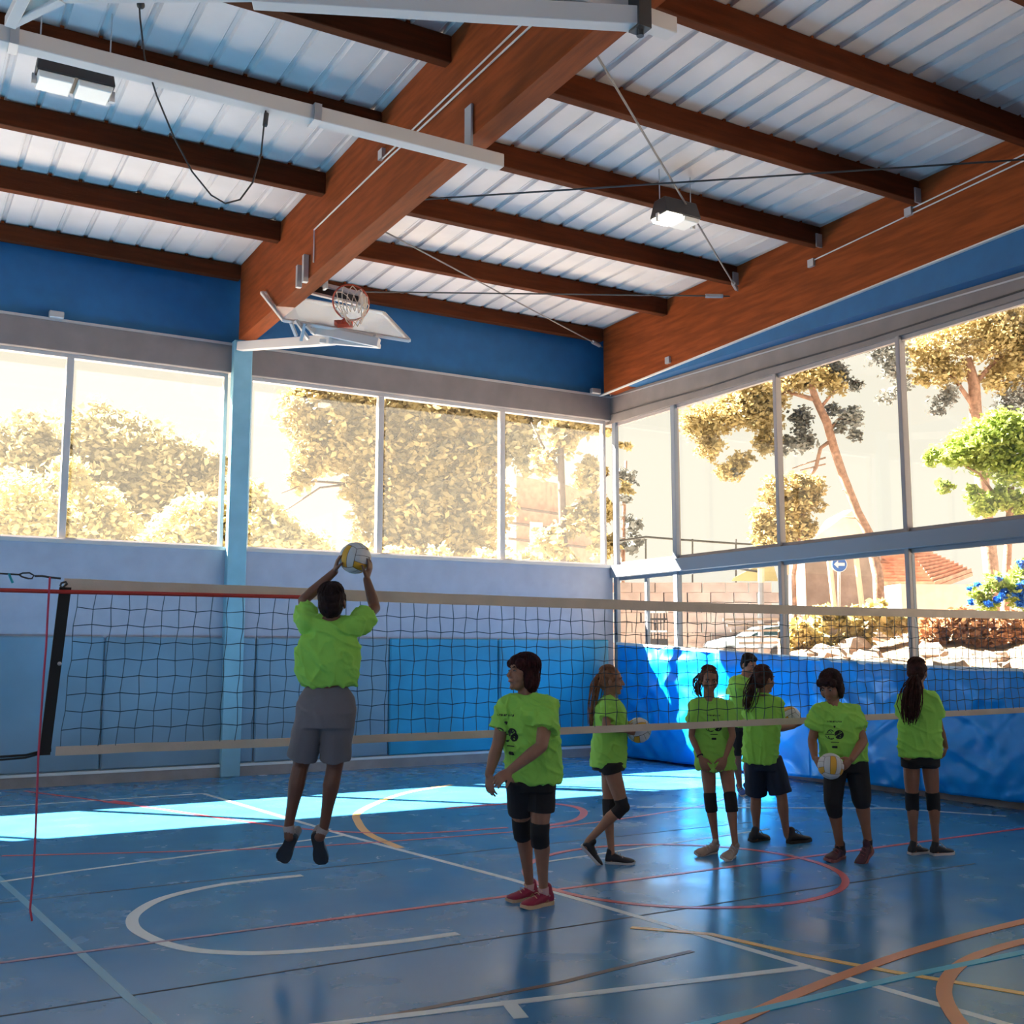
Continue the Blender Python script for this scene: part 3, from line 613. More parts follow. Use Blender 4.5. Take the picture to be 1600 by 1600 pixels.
tree('green-gold bushes at the foot of the back window', (600, 980), 27, None, [(560, 880, 30), (620, 880, 30), (690, 885, 30), (760, 885, 30), (820, 890, 30), (880, 890, 30)], 5000, .1, M_leaf_y, M_bark, cat='shrub')

# beyond the right windows
tree('tall leaning pine with bare forked trunk seen through the right windows', (1365, 850), 27, [(1372, 900, 9), (1358, 835, 8), (1340, 800, 7), (1318, 745, 7), (1303, 700, 7), (1292, 660, 7), (1275, 625, 6), (1262, 585, 5), (1250, 555, 4), (1240, 520, 3)],
     [(1090, 660, 30), (1120, 655, 30), (1150, 640, 34), (1170, 610, 32), (1190, 650, 34), (1200, 690, 22), (1110, 700, 25), (1140, 735, 22), (1160, 720, 18), (1205, 620, 30), (1240, 590, 30), (1270, 580, 32), (1300, 600, 22)], 15000, .06, M_pine, M_bark,
     [[(1275, 625, 4), (1230, 612, 3), (1190, 640, 2), (1140, 670, 1.5)], [(1262, 585, 3), (1220, 600, 2), (1160, 630, 1.5)], [(1280, 640, 3), (1300, 615, 2), (1318, 590, 1.5)], [(1295, 672, 3), (1310, 655, 2), (1330, 650, 1)],
      [(1296, 690, 3), (1282, 700, 3), (1275, 730, 3), (1260, 755, 2.5), (1240, 780, 2)], [(1290, 715, 1.5), (1260, 724, 1), (1238, 732, .8)], [(1290, 725, 1.2), (1250, 735, .8)], [(1345, 810, 1.5), (1320, 808, 1)], [(1330, 762, 1.5), (1316, 766, .8)], [(1115, 670, 1.5), (1114, 700, 1.2)]],
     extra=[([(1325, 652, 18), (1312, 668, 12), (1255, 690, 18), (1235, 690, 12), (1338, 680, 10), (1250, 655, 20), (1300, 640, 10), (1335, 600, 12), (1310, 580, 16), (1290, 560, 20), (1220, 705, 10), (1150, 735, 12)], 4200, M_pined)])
tree('yellow pine bough hanging low behind the second post of the right windows', (1240, 900), 25, [(1240, 900, 4), (1250, 830, 3), (1262, 760, 2)],
     [(1215, 770, 30), (1240, 790, 32), (1190, 810, 22), (1265, 760, 24), (1270, 785, 20), (1225, 830, 30), (1250, 750, 18), (1260, 825, 20), (1200, 840, 26)], 8000, .06, M_pine, M_bark)
tree('big pine crown at the top of the far right window', (1530, 900), 30, [(1550, 905, 12), (1535, 760, 11), (1525, 660, 10), (1522, 600, 9), (1510, 560, 8)],
     [(1440, 550, 28), (1470, 540, 36), (1510, 520, 40), (1550, 530, 45), (1590, 520, 40), (1480, 580, 30), (1440, 590, 18), (1600, 570, 40), (1560, 590, 30), (1630, 540, 45), (1540, 490, 40), (1590, 480, 40)], 18000, .062, M_pine, M_bark,
     [[(1525, 640, 5), (1490, 590, 3), (1450, 560, 2)], [(1522, 600, 5), (1560, 560, 3), (1600, 530, 2)]],
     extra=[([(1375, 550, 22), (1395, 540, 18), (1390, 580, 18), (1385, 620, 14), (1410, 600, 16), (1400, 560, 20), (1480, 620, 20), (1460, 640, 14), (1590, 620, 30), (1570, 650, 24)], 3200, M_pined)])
tree('fresh green leafy tree low in the far right window', (1560, 930), 22, [(1570, 950, 7), (1575, 850, 6), (1580, 760, 5)],
     [(1490, 710, 26), (1520, 690, 34), (1560, 670, 34), (1600, 680, 38), (1540, 720, 28), (1590, 730, 36), (1460, 715, 16), (1475, 760, 14), (1535, 790, 22), (1560, 780, 22), (1600, 790, 26), (1520, 770, 14)], 14000, .055, M_leaf_l, M_bark,
     [[(1575, 800, 3), (1530, 740, 2), (1480, 712, 1)]])
tree('sparse dark pine at the corner between the two window walls', (985, 900), 30, [(972, 930, 4), (975, 800, 3), (978, 720, 2)],
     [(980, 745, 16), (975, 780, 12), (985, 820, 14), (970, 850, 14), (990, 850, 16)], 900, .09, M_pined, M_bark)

# bank of dry earth with stones
bk = BM(); rows = []; NXB = 44
for k in range(9):
    t = k/8; row = []
    for i in range(NXB+1):
        u = i/NXB; px = 1215+u*560; d = 15.2+t*9+.6*noise.noise((u*6, t*3, 1)) - u*1.4
        ybot = 1085; ytop = 975-25*u+16*noise.noise((u*5, 2, 4)); py = ybot+(ytop-ybot)*(t**.8)
        p = at(px, py, d); p.z += .22*noise.noise((p.x*1.3, p.y*1.3, 2))*(1 if k else 0); row.append(bk.verts.new(p))
    rows.append(row)
low = [bk.verts.new((v.co.x, v.co.y, -.5)) for v in rows[0]]
for a, b in zip([low]+rows, rows):
    for i in range(NXB): bk.faces.new((a[i], a[i+1], b[i+1], b[i]))
bank = obj('bank', bk, M_earth, None, smooth=True); bank['kind'] = 'structure'
for q in range(34):
    px = 1260+rnd.random()*340; t = rnd.random(); py = 1042-t*62+10; bm = BM(); p = at(px, py, 16.6+t*5)
    r = .12+.2*rnd.random(); ell(bm, p, (Vector((r*1.4, r*.2, 0)), Vector((0, r, .1*r)), Vector((.1*r, 0, r*.6))), 7, 5)
    for v in bm.verts: v.co += Vector((noise.noise(v.co*5), noise.noise(v.co*5+Vector((9, 0, 0))), noise.noise(v.co*5+Vector((0, 9, 0)))))*r*.5
    obj('stone', bm, mat('pale_stone', (.24, .18, .14), .9, bump=.3, var=.2), bank)
t = thing('shrub', at(1320, 960, 20), 'low yellow-green shrubs along the top of the earth bank', 'shrub')
leaves('foliage', [(1250, 985, 24), (1290, 965, 22), (1330, 970, 24), (1370, 960, 24), (1400, 975, 20), (1350, 995, 18), (1280, 1000, 20), (1240, 1010, 16), (1310, 1005, 14)], 20, 5200, .07, M_leaf_y, t)
t = thing('shrub', at(1460, 960, 19.5), 'reddish dry shrubs on the bank in the far right window', 'shrub')
leaves('foliage', [(1450, 985, 26), (1500, 975, 28), (1550, 980, 30), (1590, 985, 30), (1530, 1005, 22), (1470, 1005, 18), (1620, 1000, 30)], 19.5, 5200, .06, mat('dry_leaf_rust', (.3, .15, .07), .8, trans=.2, var=.4, vscale=2), t)
t = thing('shrub', at(1560, 940, 18.5), 'bush dotted with vivid blue flowers in the far right window', 'flowering shrub')
leaves('foliage', [(1530, 925, 18), (1560, 915, 22), (1590, 925, 26), (1600, 895, 22), (1545, 945, 16), (1620, 930, 26)], 18.5, 3200, .05, M_leaf_l, t)
leaves('blossom', [(1560, 935, 8), (1545, 942, 5), (1572, 928, 8), (1595, 928, 9), (1600, 915, 8), (1597, 945, 8), (1560, 905, 4), (1516, 940, 4), (1515, 920, 3), (1525, 915, 4), (1598, 880, 6)], 18.3, 900, .05, M_bluef, t)

hs = thing('house', at(1400, 900, 34), 'low house with striped reddish tiled roof beyond the bank', 'house')
def tiled(pa, pb, pc, pd, n, name='roof'):                          # four corners top-left, top-right, bottom-right, bottom-left; courses of tiles
    base = obj(name, (lambda b: (hexa(b, [pd, pc, pb, pa]+[q+Vector((0, 0, .12)) for q in (pd, pc, pb, pa)]), b)[1])(BM()), M_tile, hs)
    for k in range(n):
        a0, b0 = pa.lerp(pd, k/n), pb.lerp(pc, k/n); a1, b1 = pa.lerp(pd, (k+.8)/n), pb.lerp(pc, (k+.8)/n); u = Vector((0, 0, .16)); bm = BM()
        hexa(bm, [a1+u*.6, b1+u*.6, b0+u*.6, a0+u*.6, a1+u*1.5, b1+u*1.5, b0+u*.9, a0+u*.9]); obj('tile_course', bm, M_tile, base)
tiled(at(1335, 850, 36), at(1405, 850, 36), at(1462, 922, 33), at(1362, 922, 33), 16)
tiled(at(1405, 850, 36), at(1428, 860, 36.5), at(1520, 900, 35), at(1462, 922, 33), 14)
obj('wall', quad_wall(1362, 918, 1475, 1000, 33.6, 33.9, 2), M_plaster, hs)
obj('wall', quad_wall(1350, 865, 1368, 1000, 34.5, 34.6, .5), M_brick, hs)
bm = BM(); tip = at(1332, 795, 30); hexa(bm, [at(1270, 842, 30), at(1380, 852, 30), at(1376, 856, 31), at(1274, 848, 31), tip+Vector((-.6, 0, -.3)), tip+Vector((.1, 0, 0)), tip+Vector((.1, .4, 0)), tip+Vector((-.6, .4, -.3))]); 
obj('gable_top', bm, M_plaster, hs)
h2 = thing('building', at(1280, 940, 29), 'long pinkish masonry building behind the road sign', 'building')
obj('wall', quad_wall(1232, 862, 1342, 1010, 29, 29.3, 1.2), M_brick, h2)
obj('parapet', quad_wall(1229, 858, 1344, 863, 28.9, 29.2, .2), M_plaster, h2)
obj('window', quad_wall(1250, 880, 1272, 902, 28.9, 28.95, .08), M_plaster, h2)
gw = thing('boundary_wall', at(1100, 960, 26), 'long grey-pink masonry wall beyond the lower corner windows', 'wall')
for k in range(7):                                                  # courses of blocks, each its own piece
    ya = 912+k*15.5
    for j in range(7):
        xa = 955+j*36+(k % 2)*14; obj('block', quad_wall(xa, ya, xa+34.5, ya+14.6, 26-.1*j+.03*rnd.random(), 25.9-.1*j, .4), M_brick, gw)
gt = thing('fence_gate', at(1025, 960, 21), 'dark barred gate standing outside by the corner of the hall', 'gate')
for x in range(1012, 1042, 5): obj('bar', quad_wall(x, 955, x+1.6, 1010, 21, 21, .03), M_dark, gt)
for y in (955, 966, 985, 998): obj('rail', quad_wall(1009, y, 1043, y+3, 20.9, 20.9, .03), M_whitem if y in (955, 985) else M_dark, gt)
rl = thing('railing', at(1010, 870, 24), 'thin outdoor railing above the lower corner windows', 'railing')
bm = BM(); tube(bm, [at(968, 845, 28), at(1009, 839, 28), at(1060, 843, 28), at(1130, 848, 28), at(1215, 853, 28)], .03, 5); obj('handrail', bm, M_dark, rl)
for x in (1009, 1082, 1150): bm = BM(); tube(bm, [at(x, 842, 28), at(x, 1040, 28)], .022, 5); obj('post', bm, M_dark, rl)
for (xa, ya, xb, yb, wd, d, m, lab) in ((1189, 890, 1189, 1012, 4.5, 22, M_framed, 'grey gate post with pale cap beyond the lower window'), (1228, 878, 1230, 1014, 4.2, 19, M_framed, 'grey post with pale cap just right of the second window post'), (1295, 868, 1306, 950, 4.5, 24, M_plaster, 'leaning pale post left of the round road sign'), (1337, 866, 1349, 945, 4.5, 24, M_plaster, 'leaning pale post right of the round road sign')):
    pt = thing('outdoor_post', at(xb, yb, d), lab, 'post'); bm = BM(); tube(bm, [at(xb, yb+20, d), at(xa, ya, d)], wd*d/F, 8); obj('shaft', bm, m, pt)
    bm = BM(); tube(bm, [at(xa+.1, ya+20 if 'cap' in lab else ya+3, d), at(xa, ya-2, d)], wd*1.25*d/F, 8); obj('cap', bm, M_plaster, pt)
sg = thing('road_sign', at(1311, 960, 22), 'round blue road sign with white arrow pointing left', 'road sign')
bm = BM(); tube(bm, [at(1311, 985, 22), at(1311, 872, 22)], .03, 8); obj('pole', bm, M_galv, sg)
c_ = at(1311, 882, 21.9); nrm = -AWAY; su = Vector((0, 0, 1)); sr = RT
bm = BM(); tube(bm, [c_, c_+nrm*.02], .155, 28); obj('disc', bm, M_signw, sg)
bm = BM(); tube(bm, [c_+nrm*.021, c_+nrm*.03], .142, 28); obj('face', bm, M_signb, sg)
bm = BM(); bp_ = lambda u, v: c_+nrm*.032+sr*u+su*v
a_ = [(-.11, 0), (-.03, .075), (-.03, .028), (.1, .028), (.1, -.028), (-.03, -.028), (-.03, -.075)]
f_ = [bm.verts.new(bp_(*q)) for q in a_]; g_ = [bm.verts.new(bp_(*q)+nrm*.006) for q in a_]; bm.faces.new(g_); bm.faces.new(f_[::-1])
for i in range(7): bm.faces.new((f_[i], f_[(i+1) % 7], g_[(i+1) % 7], g_[i]))
obj('arrow', bm, M_signw, sg)
rf2 = thing('canopy', at(1180, 880, 25), 'small pale pitched canopy above the grey gate post outside', 'roof')
bm = BM(); hexa(bm, [at(1143, 908, 25), at(1215, 908, 25), at(1215, 905, 27), at(1150, 905, 27), at(1146, 903, 25), at(1205, 872, 25), at(1205, 870, 27), at(1150, 901, 27)]); obj('roof', bm, M_leaf_o, rf2)
bm = BM(); tube(bm, [at(1118, 890, 25), at(1150, 888, 25), at(1185, 893, 25)], .03, 5); obj('strut', bm, M_dark, rf2)
car = thing('car', at(1170, 1005, 23.5), 'pale car parked beyond the lower window, mostly hidden by the blue covers', 'car')
d = 23.5; bm = BM(); prof = [(1118, 1012), (1122, 1002), (1150, 995), (1168, 993), (1195, 978), (1225, 974), (1234, 976), (1237, 1012)]
A_ = [bm.verts.new(at(x, y, d)) for x, y in prof]; B_ = [bm.verts.new(at(x, y, d)+AWAY*1.7) for x, y in prof]
bm.faces.new(A_); bm.faces.new(B_[::-1])
for i in range(len(prof)): bm.faces.new((A_[i], A_[(i+1) % 8], B_[(i+1) % 8], B_[i]))
obj('car_body', bm, mat('car_paint_pale', (.42, .5, .58), .25, coat=.6), car, bevel=.04)
bm = BM(); hexa(bm, [at(1172, 993, 23.45), at(1230, 992, 23.45), at(1230, 992, 23.4), at(1172, 993, 23.4), at(1197, 981, 23.45), at(1230, 977, 23.45), at(1230, 977, 23.4), at(1197, 981, 23.4)]); obj('car_window', bm, mat('car_glass', (.03, .06, .07), .1), car)
for x in (1140, 1215): bm = BM(); tube(bm, [at(x, 1022, 23.45), at(x, 1022, 23.7)], 12*d/F, 16); obj('wheel', bm, M_dark, car)
for k, y in enumerate((968, 977, 986, 996, 1005)):
    bm = BM(); bar(bm, at(1130+k*6, y, 18.5), at(1216, y-1, 18.5), .02, .035); tag(obj('barrier_rail', bm, M_plaster, None), 'pale slim barrier rail in front of the parked car, %s of five from the top' % ['first', 'second', 'third', 'fourth', 'fifth'][k], 'rail', 'pale barrier rails outside')

# ------------------------------------------------------------------ balls
def ball(name_c, r, label, rot=(.3, .5, .2)):
    t = thing('volleyball', name_c, label, 'ball', 'volleyballs in the players hands')
    t.rotation_euler = rot
    mw = mat('ball_white', (.62, .6, .6), .45); my = mat('ball_yellow', (.75, .38, .03), .45)
    core = BM(); sph(core, (0, 0, 0), r*.955, 24, 16); me = bpy.data.meshes.new('core'); core.to_mesh(me); core.free(); link('core', me, mat('ball_seam', (.1, .08, .07), .7), t, True)
    for ax in range(3):
        for sg in (1, -1):
            for k in range(3):
                n = 4; bm = BM(); G = [[None]*(9) for _ in range(n+1)]
                for i in range(n+1):
                    for j in range(9):
                        u = -1+2*(k+i/n)/3; v = -1+2*j/8; u *= .985; v *= .985
                        if i == 0: u += .02
                        if i == n: u -= .02
                        q = [0, 0, 0]; q[ax] = sg; q[(ax+1) % 3] = math.tan(u*PI/4); q[(ax+2) % 3] = math.tan(v*PI/4)
                        e = 1 if 0 < i < n and 0 < j < 8 else .975
                        G[i][j] = bm.verts.new(Vector(q).normalized()*r*e)
                for i in range(n):
                    for j in range(8): bm.faces.new((G[i][j], G[i+1][j], G[i+1][j+1], G[i][j+1]))
                bmesh.ops.recalc_face_normals(bm, faces=bm.faces[:])
                if sum((f.normal.dot(f.calc_center_median()) for f in bm.faces)) < 0: bmesh.ops.reverse_faces(bm, faces=bm.faces[:])
                me = bpy.data.meshes.new('panel'); bm.to_mesh(me); bm.free(); link('panel', me, my if (k+ax) % 3 == 1 or (ax == 0 and k != 1 and sg > 0) else mw, t, True)
    return t

# ------------------------------------------------------------------ people
M_shirt = mat('shirt_lime', (.32, .66, .09), .8, bump=.12, bscale=90)
M_print = mat('shirt_print_dark', (.012, .015, .014), .7)
M_blackc = mat('black_cloth', (.008, .006, .009), .8, bump=.1, bscale=60)
M_navy = mat('navy_cloth', (.008, .014, .035), .8, bump=.1, bscale=60)
M_grey = mat('grey_shorts_cloth', (.17, .15, .16), .85, bump=.15, bscale=50, var=.08)
def skin(c): return mat('skin_%d' % int(c[0]*1000), c, .5, var=.06, vscale=12)
def hairm(c): return mat('hair_%d_%d' % (int(c[0]*1000), int(c[2]*1000)), c, .75, bump=.3, bscale=60, var=.4, vscale=25, spec=.2)
M_eye = mat('eye_white', (.3, .26, .24), .5); M_iris = mat('eye_dark', (.01, .007, .005), .2); M_lip = mat('lips', (.33, .1, .08), .5)

def hand(bm, wrist, d, n, side, size=1.0, curl=.35, spread=.12):
    """palm + four fingers + thumb; d: along the fingers, n: where the palm faces, side: +1 / -1 puts the thumb"""
    d = d.normalized(); n = (n-d*n.dot(d)).normalized(); s = d.cross(n)*side
    w = Vector(wrist); k = size*.01
    rings = []
    for t, a, b in ((0, 2.5, 1.9), (2.5, 3.3, 1.8), (5.5, 4.0, 1.6), (8.3, 4.1, 1.35)): rings.append((w+d*(t*k), s*(a*k), n*(b*k*.85)))
    loft(bm, rings, 14)
    for i, (off, L, r) in enumerate(((3.05, 6.6, .92), (1.0, 7.6, .95), (-1.05, 7.0, .9), (-3.0, 5.5, .8))):
        p = w+d*((8.0-.25*abs(i-1.2))*k)+s*(off*k); dd = (d+s*(off*spread/3)).normalized(); r *= k; pts = [(p, r*1.05)]
        for seg, c in ((.45, .7), (.32, 1.0), (.23, .8)):
            ang_ = curl*c*(1+.12*i); ax = dd.cross(n).normalized(); dd = (Matrix.Rotation(ang_, 3, ax) @ dd).normalized()
            if dd.dot(n) < 0 and ang_ > 0 and pts.__len__() == 1: dd = (Matrix.Rotation(-2*ang_, 3, ax) @ dd).normalized()
            p = p+dd*(L*seg*k); pts.append((p, r*(.95-.1*len(pts)/2)))
        limb(bm, pts)
    p = w+d*(2.2*k)+s*(2.6*k); dd = (s*.8+d*.75+n*.25).normalized(); p1 = p+dd*(3.2*k); dd = (s*.35+d*.9+n*(.3+curl*.4)).normalized(); p2 = p1+dd*(3*k); p3 = p2+(dd+n*curl*.5).normalized()*(2.3*k)
    limb(bm, [(p, 1.35*k), (p1, 1.15*k), (p2, 1.0*k), (p3, .8*k)])

def head(bm, c, f, u, k):
    s = f.cross(u).normalized(); u = s.cross(f).normalized()
    P = lambda a, b, e: c+s*(a*k)+f*(b*k)+u*(e*k)
    E_ = lambda a, b, e, ra, rb, re: ell(bm, P(a, b, e), (s*(ra*k), f*(rb*k), u*(re*k)), 18, 12)
    E_(0, -.008, .032, .073, .092, .083); E_(0, .018, -.02, .062, .07, .085); E_(0, .03, -.062, .046, .052, .05); E_(0, .066, -.096, .02, .018, .017)
    for q in (-1, 1):
        E_(q*.04, .045, -.03, .026, .035, .03); E_(q*.077, -.008, -.008, .009, .018, .03); E_(q*.03, .074, .03, .024, .014, .008)
        E_(q*.011, .092, -.03, .0075, .008, .0065)
    cone(bm, P(0, .082, .018), .008*k, P(0, .104, -.026), .0125*k)
    E_(0, .08, -.056, .024, .014, .012)
    return s, u, P
def face_bits(par, c, f, s, u, k, m_hair):
    P = lambda a, b, e: c+s*(a*k)+f*(b*k)+u*(e*k)
    for q in (-1, 1):
        bm = BM(); ell(bm, P(q*.031, .078, .008), (s*(.0115*k), f*(.0085*k), u*(.0052*k)), 12, 8); e = obj('eye', bm, M_eye, par, True)
        bm = BM(); ell(bm, P(q*.031, .0845, .008), (s*(.0056*k), f*(.0035*k), u*(.0055*k)), 10, 6); obj('iris', bm, M_iris, e, True).matrix_parent_inverse.identity()
        bm = BM(); tube(bm, [P(q*.014, .088, .026), P(q*.032, .087, .032), P(q*.05, .074, .027)], [.0035*k, .0045*k, .002*k], 6); obj('eyebrow', bm, m_hair, par, True)
    bm = BM(); tube(bm, [P(-.023, .083, -.062), P(-.01, .0915, -.0585), P(0, .0925, -.06), P(.01, .0915, -.0585), P(.023, .083, -.062)], [.002*k, .0045*k, .0048*k, .0045*k, .002*k], 8)
    obj('mouth', bm, M_lip, par, True)

def strands(bm, paths, r0, r1, jit, n, seg=9):
    """bundle of tapered locks following a path of centres"""
    for _ in range(n):
        o = Vector((rnd.gauss(0, 1), rnd.gauss(0, 1), rnd.gauss(0, 1)))*jit; ph = rnd.random()*6; pts = []; rad = []
        for i in range(seg+1):
            t = i/seg*(len(paths)-1); a = min(int(t), len(paths)-2); p = paths[a][0].lerp(paths[a+1][0], t-a); w_ = paths[a][1]*(1-t+a)+paths[a+1][1]*(t-a)
            pts.append(p+o*w_+Vector((math.sin(ph+i), math.cos(ph*1.3+i), 0))*.003); rad.append(r0+(r1-r0)*i/seg)
        tube(bm, pts, rad, 5)

def hair(par, c, f, s, u, k, m, style):
    P = lambda a, b, e: c+s*(a*k)+f*(b*k)+u*(e*k)
    bm = BM(); E_ = lambda a, b, e, ra, rb, re: ell(bm, P(a, b, e), (s*(ra*k), f*(rb*k), u*(re*k)), 20, 14)
    if style == 'crop':
        E_(0, -.02, .048, .081, .093, .083); E_(0, -.045, -.005, .074, .062, .08); E_(0, .03, .09, .06, .055, .035)
        for q in (-1, 1): E_(q*.07, .012, .02, .014, .022, .04)
    elif style == 'bob':
        E_(0, -.018, .05, .086, .1, .085); E_(0, -.05, -.03, .084, .065, .105); E_(0, .055, .075, .062, .04, .035)
        for q in (-1, 1): E_(q*.07, -.005, -.02, .022, .04, .08); E_(q*.05, .055, .055, .035, .035, .035)
    elif style == 'tied':
        E_(0, -.02, .044, .079, .092, .083); E_(0, -.05, .0, .073, .058, .08)
        for q in (-1, 1): E_(q*.066, .0, .03, .016, .045, .045)
    def fn(co): return .004*noise.noise(Vector((co.x*60, co.y*60, co.z*22)))+.003*noise.noise(co*90)
    me = remesh(bm, .0055, 2, fn); me.transform(Matrix.Translation(-par.location)); h = link('hair', me, m, par, True)
    bm = BM(); nn = {'crop': 90, 'bob': 110, 'tied': 60}[style]
    for i in range(nn):                                            # locks lying over the cap
        a = PI*.28+ (2*PI-PI*.56)*rnd.random(); sa, ca = math.sin(a), math.cos(a)   # a = 0 is the face
        L = {'crop': .75, 'bob': 1.25, 'tied': .7}[style]*(.7+.5*rnd.random()); st = rnd.random()*.5; pts = []
        for j in range(6):
            t = st+(L*1.5-st)*j/5 if style != 'tied' else st+L*j/5
            rr = 1.03+.03*rnd.random() if style != 'bob' else 1.04+.05*rnd.random()
            if t < PI/2: q = (sa*.081*math.sin(t)*rr, ca*.092*math.sin(t)*rr-.02, .048+.083*math.cos(t)*rr)
            else: q = (sa*.083*rr, ca*.085*rr-.025, .048-(t-PI/2)*.09)
            pts.append(P(*q))
        tube(bm, pts, [.004*k, .006*k, .006*k, .0055*k, .004*k, .0015*k], 5)
    if style == 'bob':
        for i in range(26):                                        # fringe
            a = (rnd.random()-.5)*1.5; pts = [P(.03*math.sin(a), .02, .128), P(.065*math.sin(a), .07*math.cos(a), .1), P(.075*math.sin(a), .094*math.cos(a), .062), P(.078*math.sin(a), .096*math.cos(a)-.002, .038+.012*rnd.random())]
            tube(bm, pts, [.005*k, .006*k, .005*k, .0015*k], 5)
    lk = obj('hair_locks', bm, m, h); lk.data.polygons.foreach_set('use_smooth', [True]*len(lk.data.polygons)); lk['kind'] = 'stuff'
    return h

def shoe(par, heel, toe, ankle, col_m, sole_m, k=1.0, sock=None, tip=None):
    f = (toe-heel); L = f.length; f.normalize(); a = (ankle-heel.lerp(toe, .25)).normalized()
    if abs(a.dot(f)) > .55: a = tip if tip is not None else Vector((0, 0, 1))
    s = f.cross(a).normalized(); u = s.cross(f).normalized(); w = L*.19
    bm = BM(); R_ = []
    for t, wd, h, lift in ((.0, .5, .12, .02), (.03, .66, .3, .0), (.12, .74, .36, 0), (.28, .74, .34, 0), (.42, .74, .27, 0), (.6, .92, .2, 0), (.78, 1.0, .16, 0), (.92, .8, .12, .01), (1.0, .35, .06, .03)):
        c = heel+f*(L*t)+u*(L*(h/2+.05+lift)); R_.append((c, s*(w*wd), u*(L*h/2)))
    loft(bm, R_, 16)
    c0 = heel+f*(L*.16)+u*(L*.32); cone(bm, c0, L*.13, c0+u*(L*.12)+f*(L*.02), L*.125)
    me = remesh(bm, .0055, 3); me.transform(Matrix.Translation(-par.location)); sh = link('shoe', me, col_m, par, True)
    bm = BM(); prof = [(0, .45), (.04, .72), (.15, .82), (.35, .78), (.45, .78), (.62, 1.0), (.8, 1.06), (.93, .85), (1.0, .45)]
    T = []; B_ = []
    for q in (1, -1):
        for t, wd in (prof if q == 1 else prof[::-1]):
            lift = max(0, t-.85)*.25+max(0, .06-t)*.3; c = heel+f*(L*(t*1.02-.01))+s*(q*w*wd); B_.append(bm.verts.new(c+u*(L*lift))); T.append(bm.verts.new(c+u*(L*(.095+lift*.6))))
    bm.faces.new(T); bm.faces.new(B_[::-1]); n = len(T)
    for i in range(n): bm.faces.new((B_[i], B_[(i+1) % n], T[(i+1) % n], T[i]))
    obj('sole', bm, sole_m, sh)
    for j in range(3):
        bm = BM(); t = .42+.09*j; hh = .4-.07*j; c = heel+f*(L*t)+u*(L*hh*1.02); tube(bm, [c-s*(w*.5)-u*(L*.03), c+u*(L*.018), c+s*(w*.5)-u*(L*.03)], .003, 5); obj('lace', bm, sole_m, sh)
    if sock:
        bm = BM(); tube(bm, [heel+f*(L*.2)+u*(L*.28), heel.lerp(ankle, .5)+f*(L*.1), ankle], [L*.15, L*.135, .037], 12); obj('sock', bm, sock, par, True)

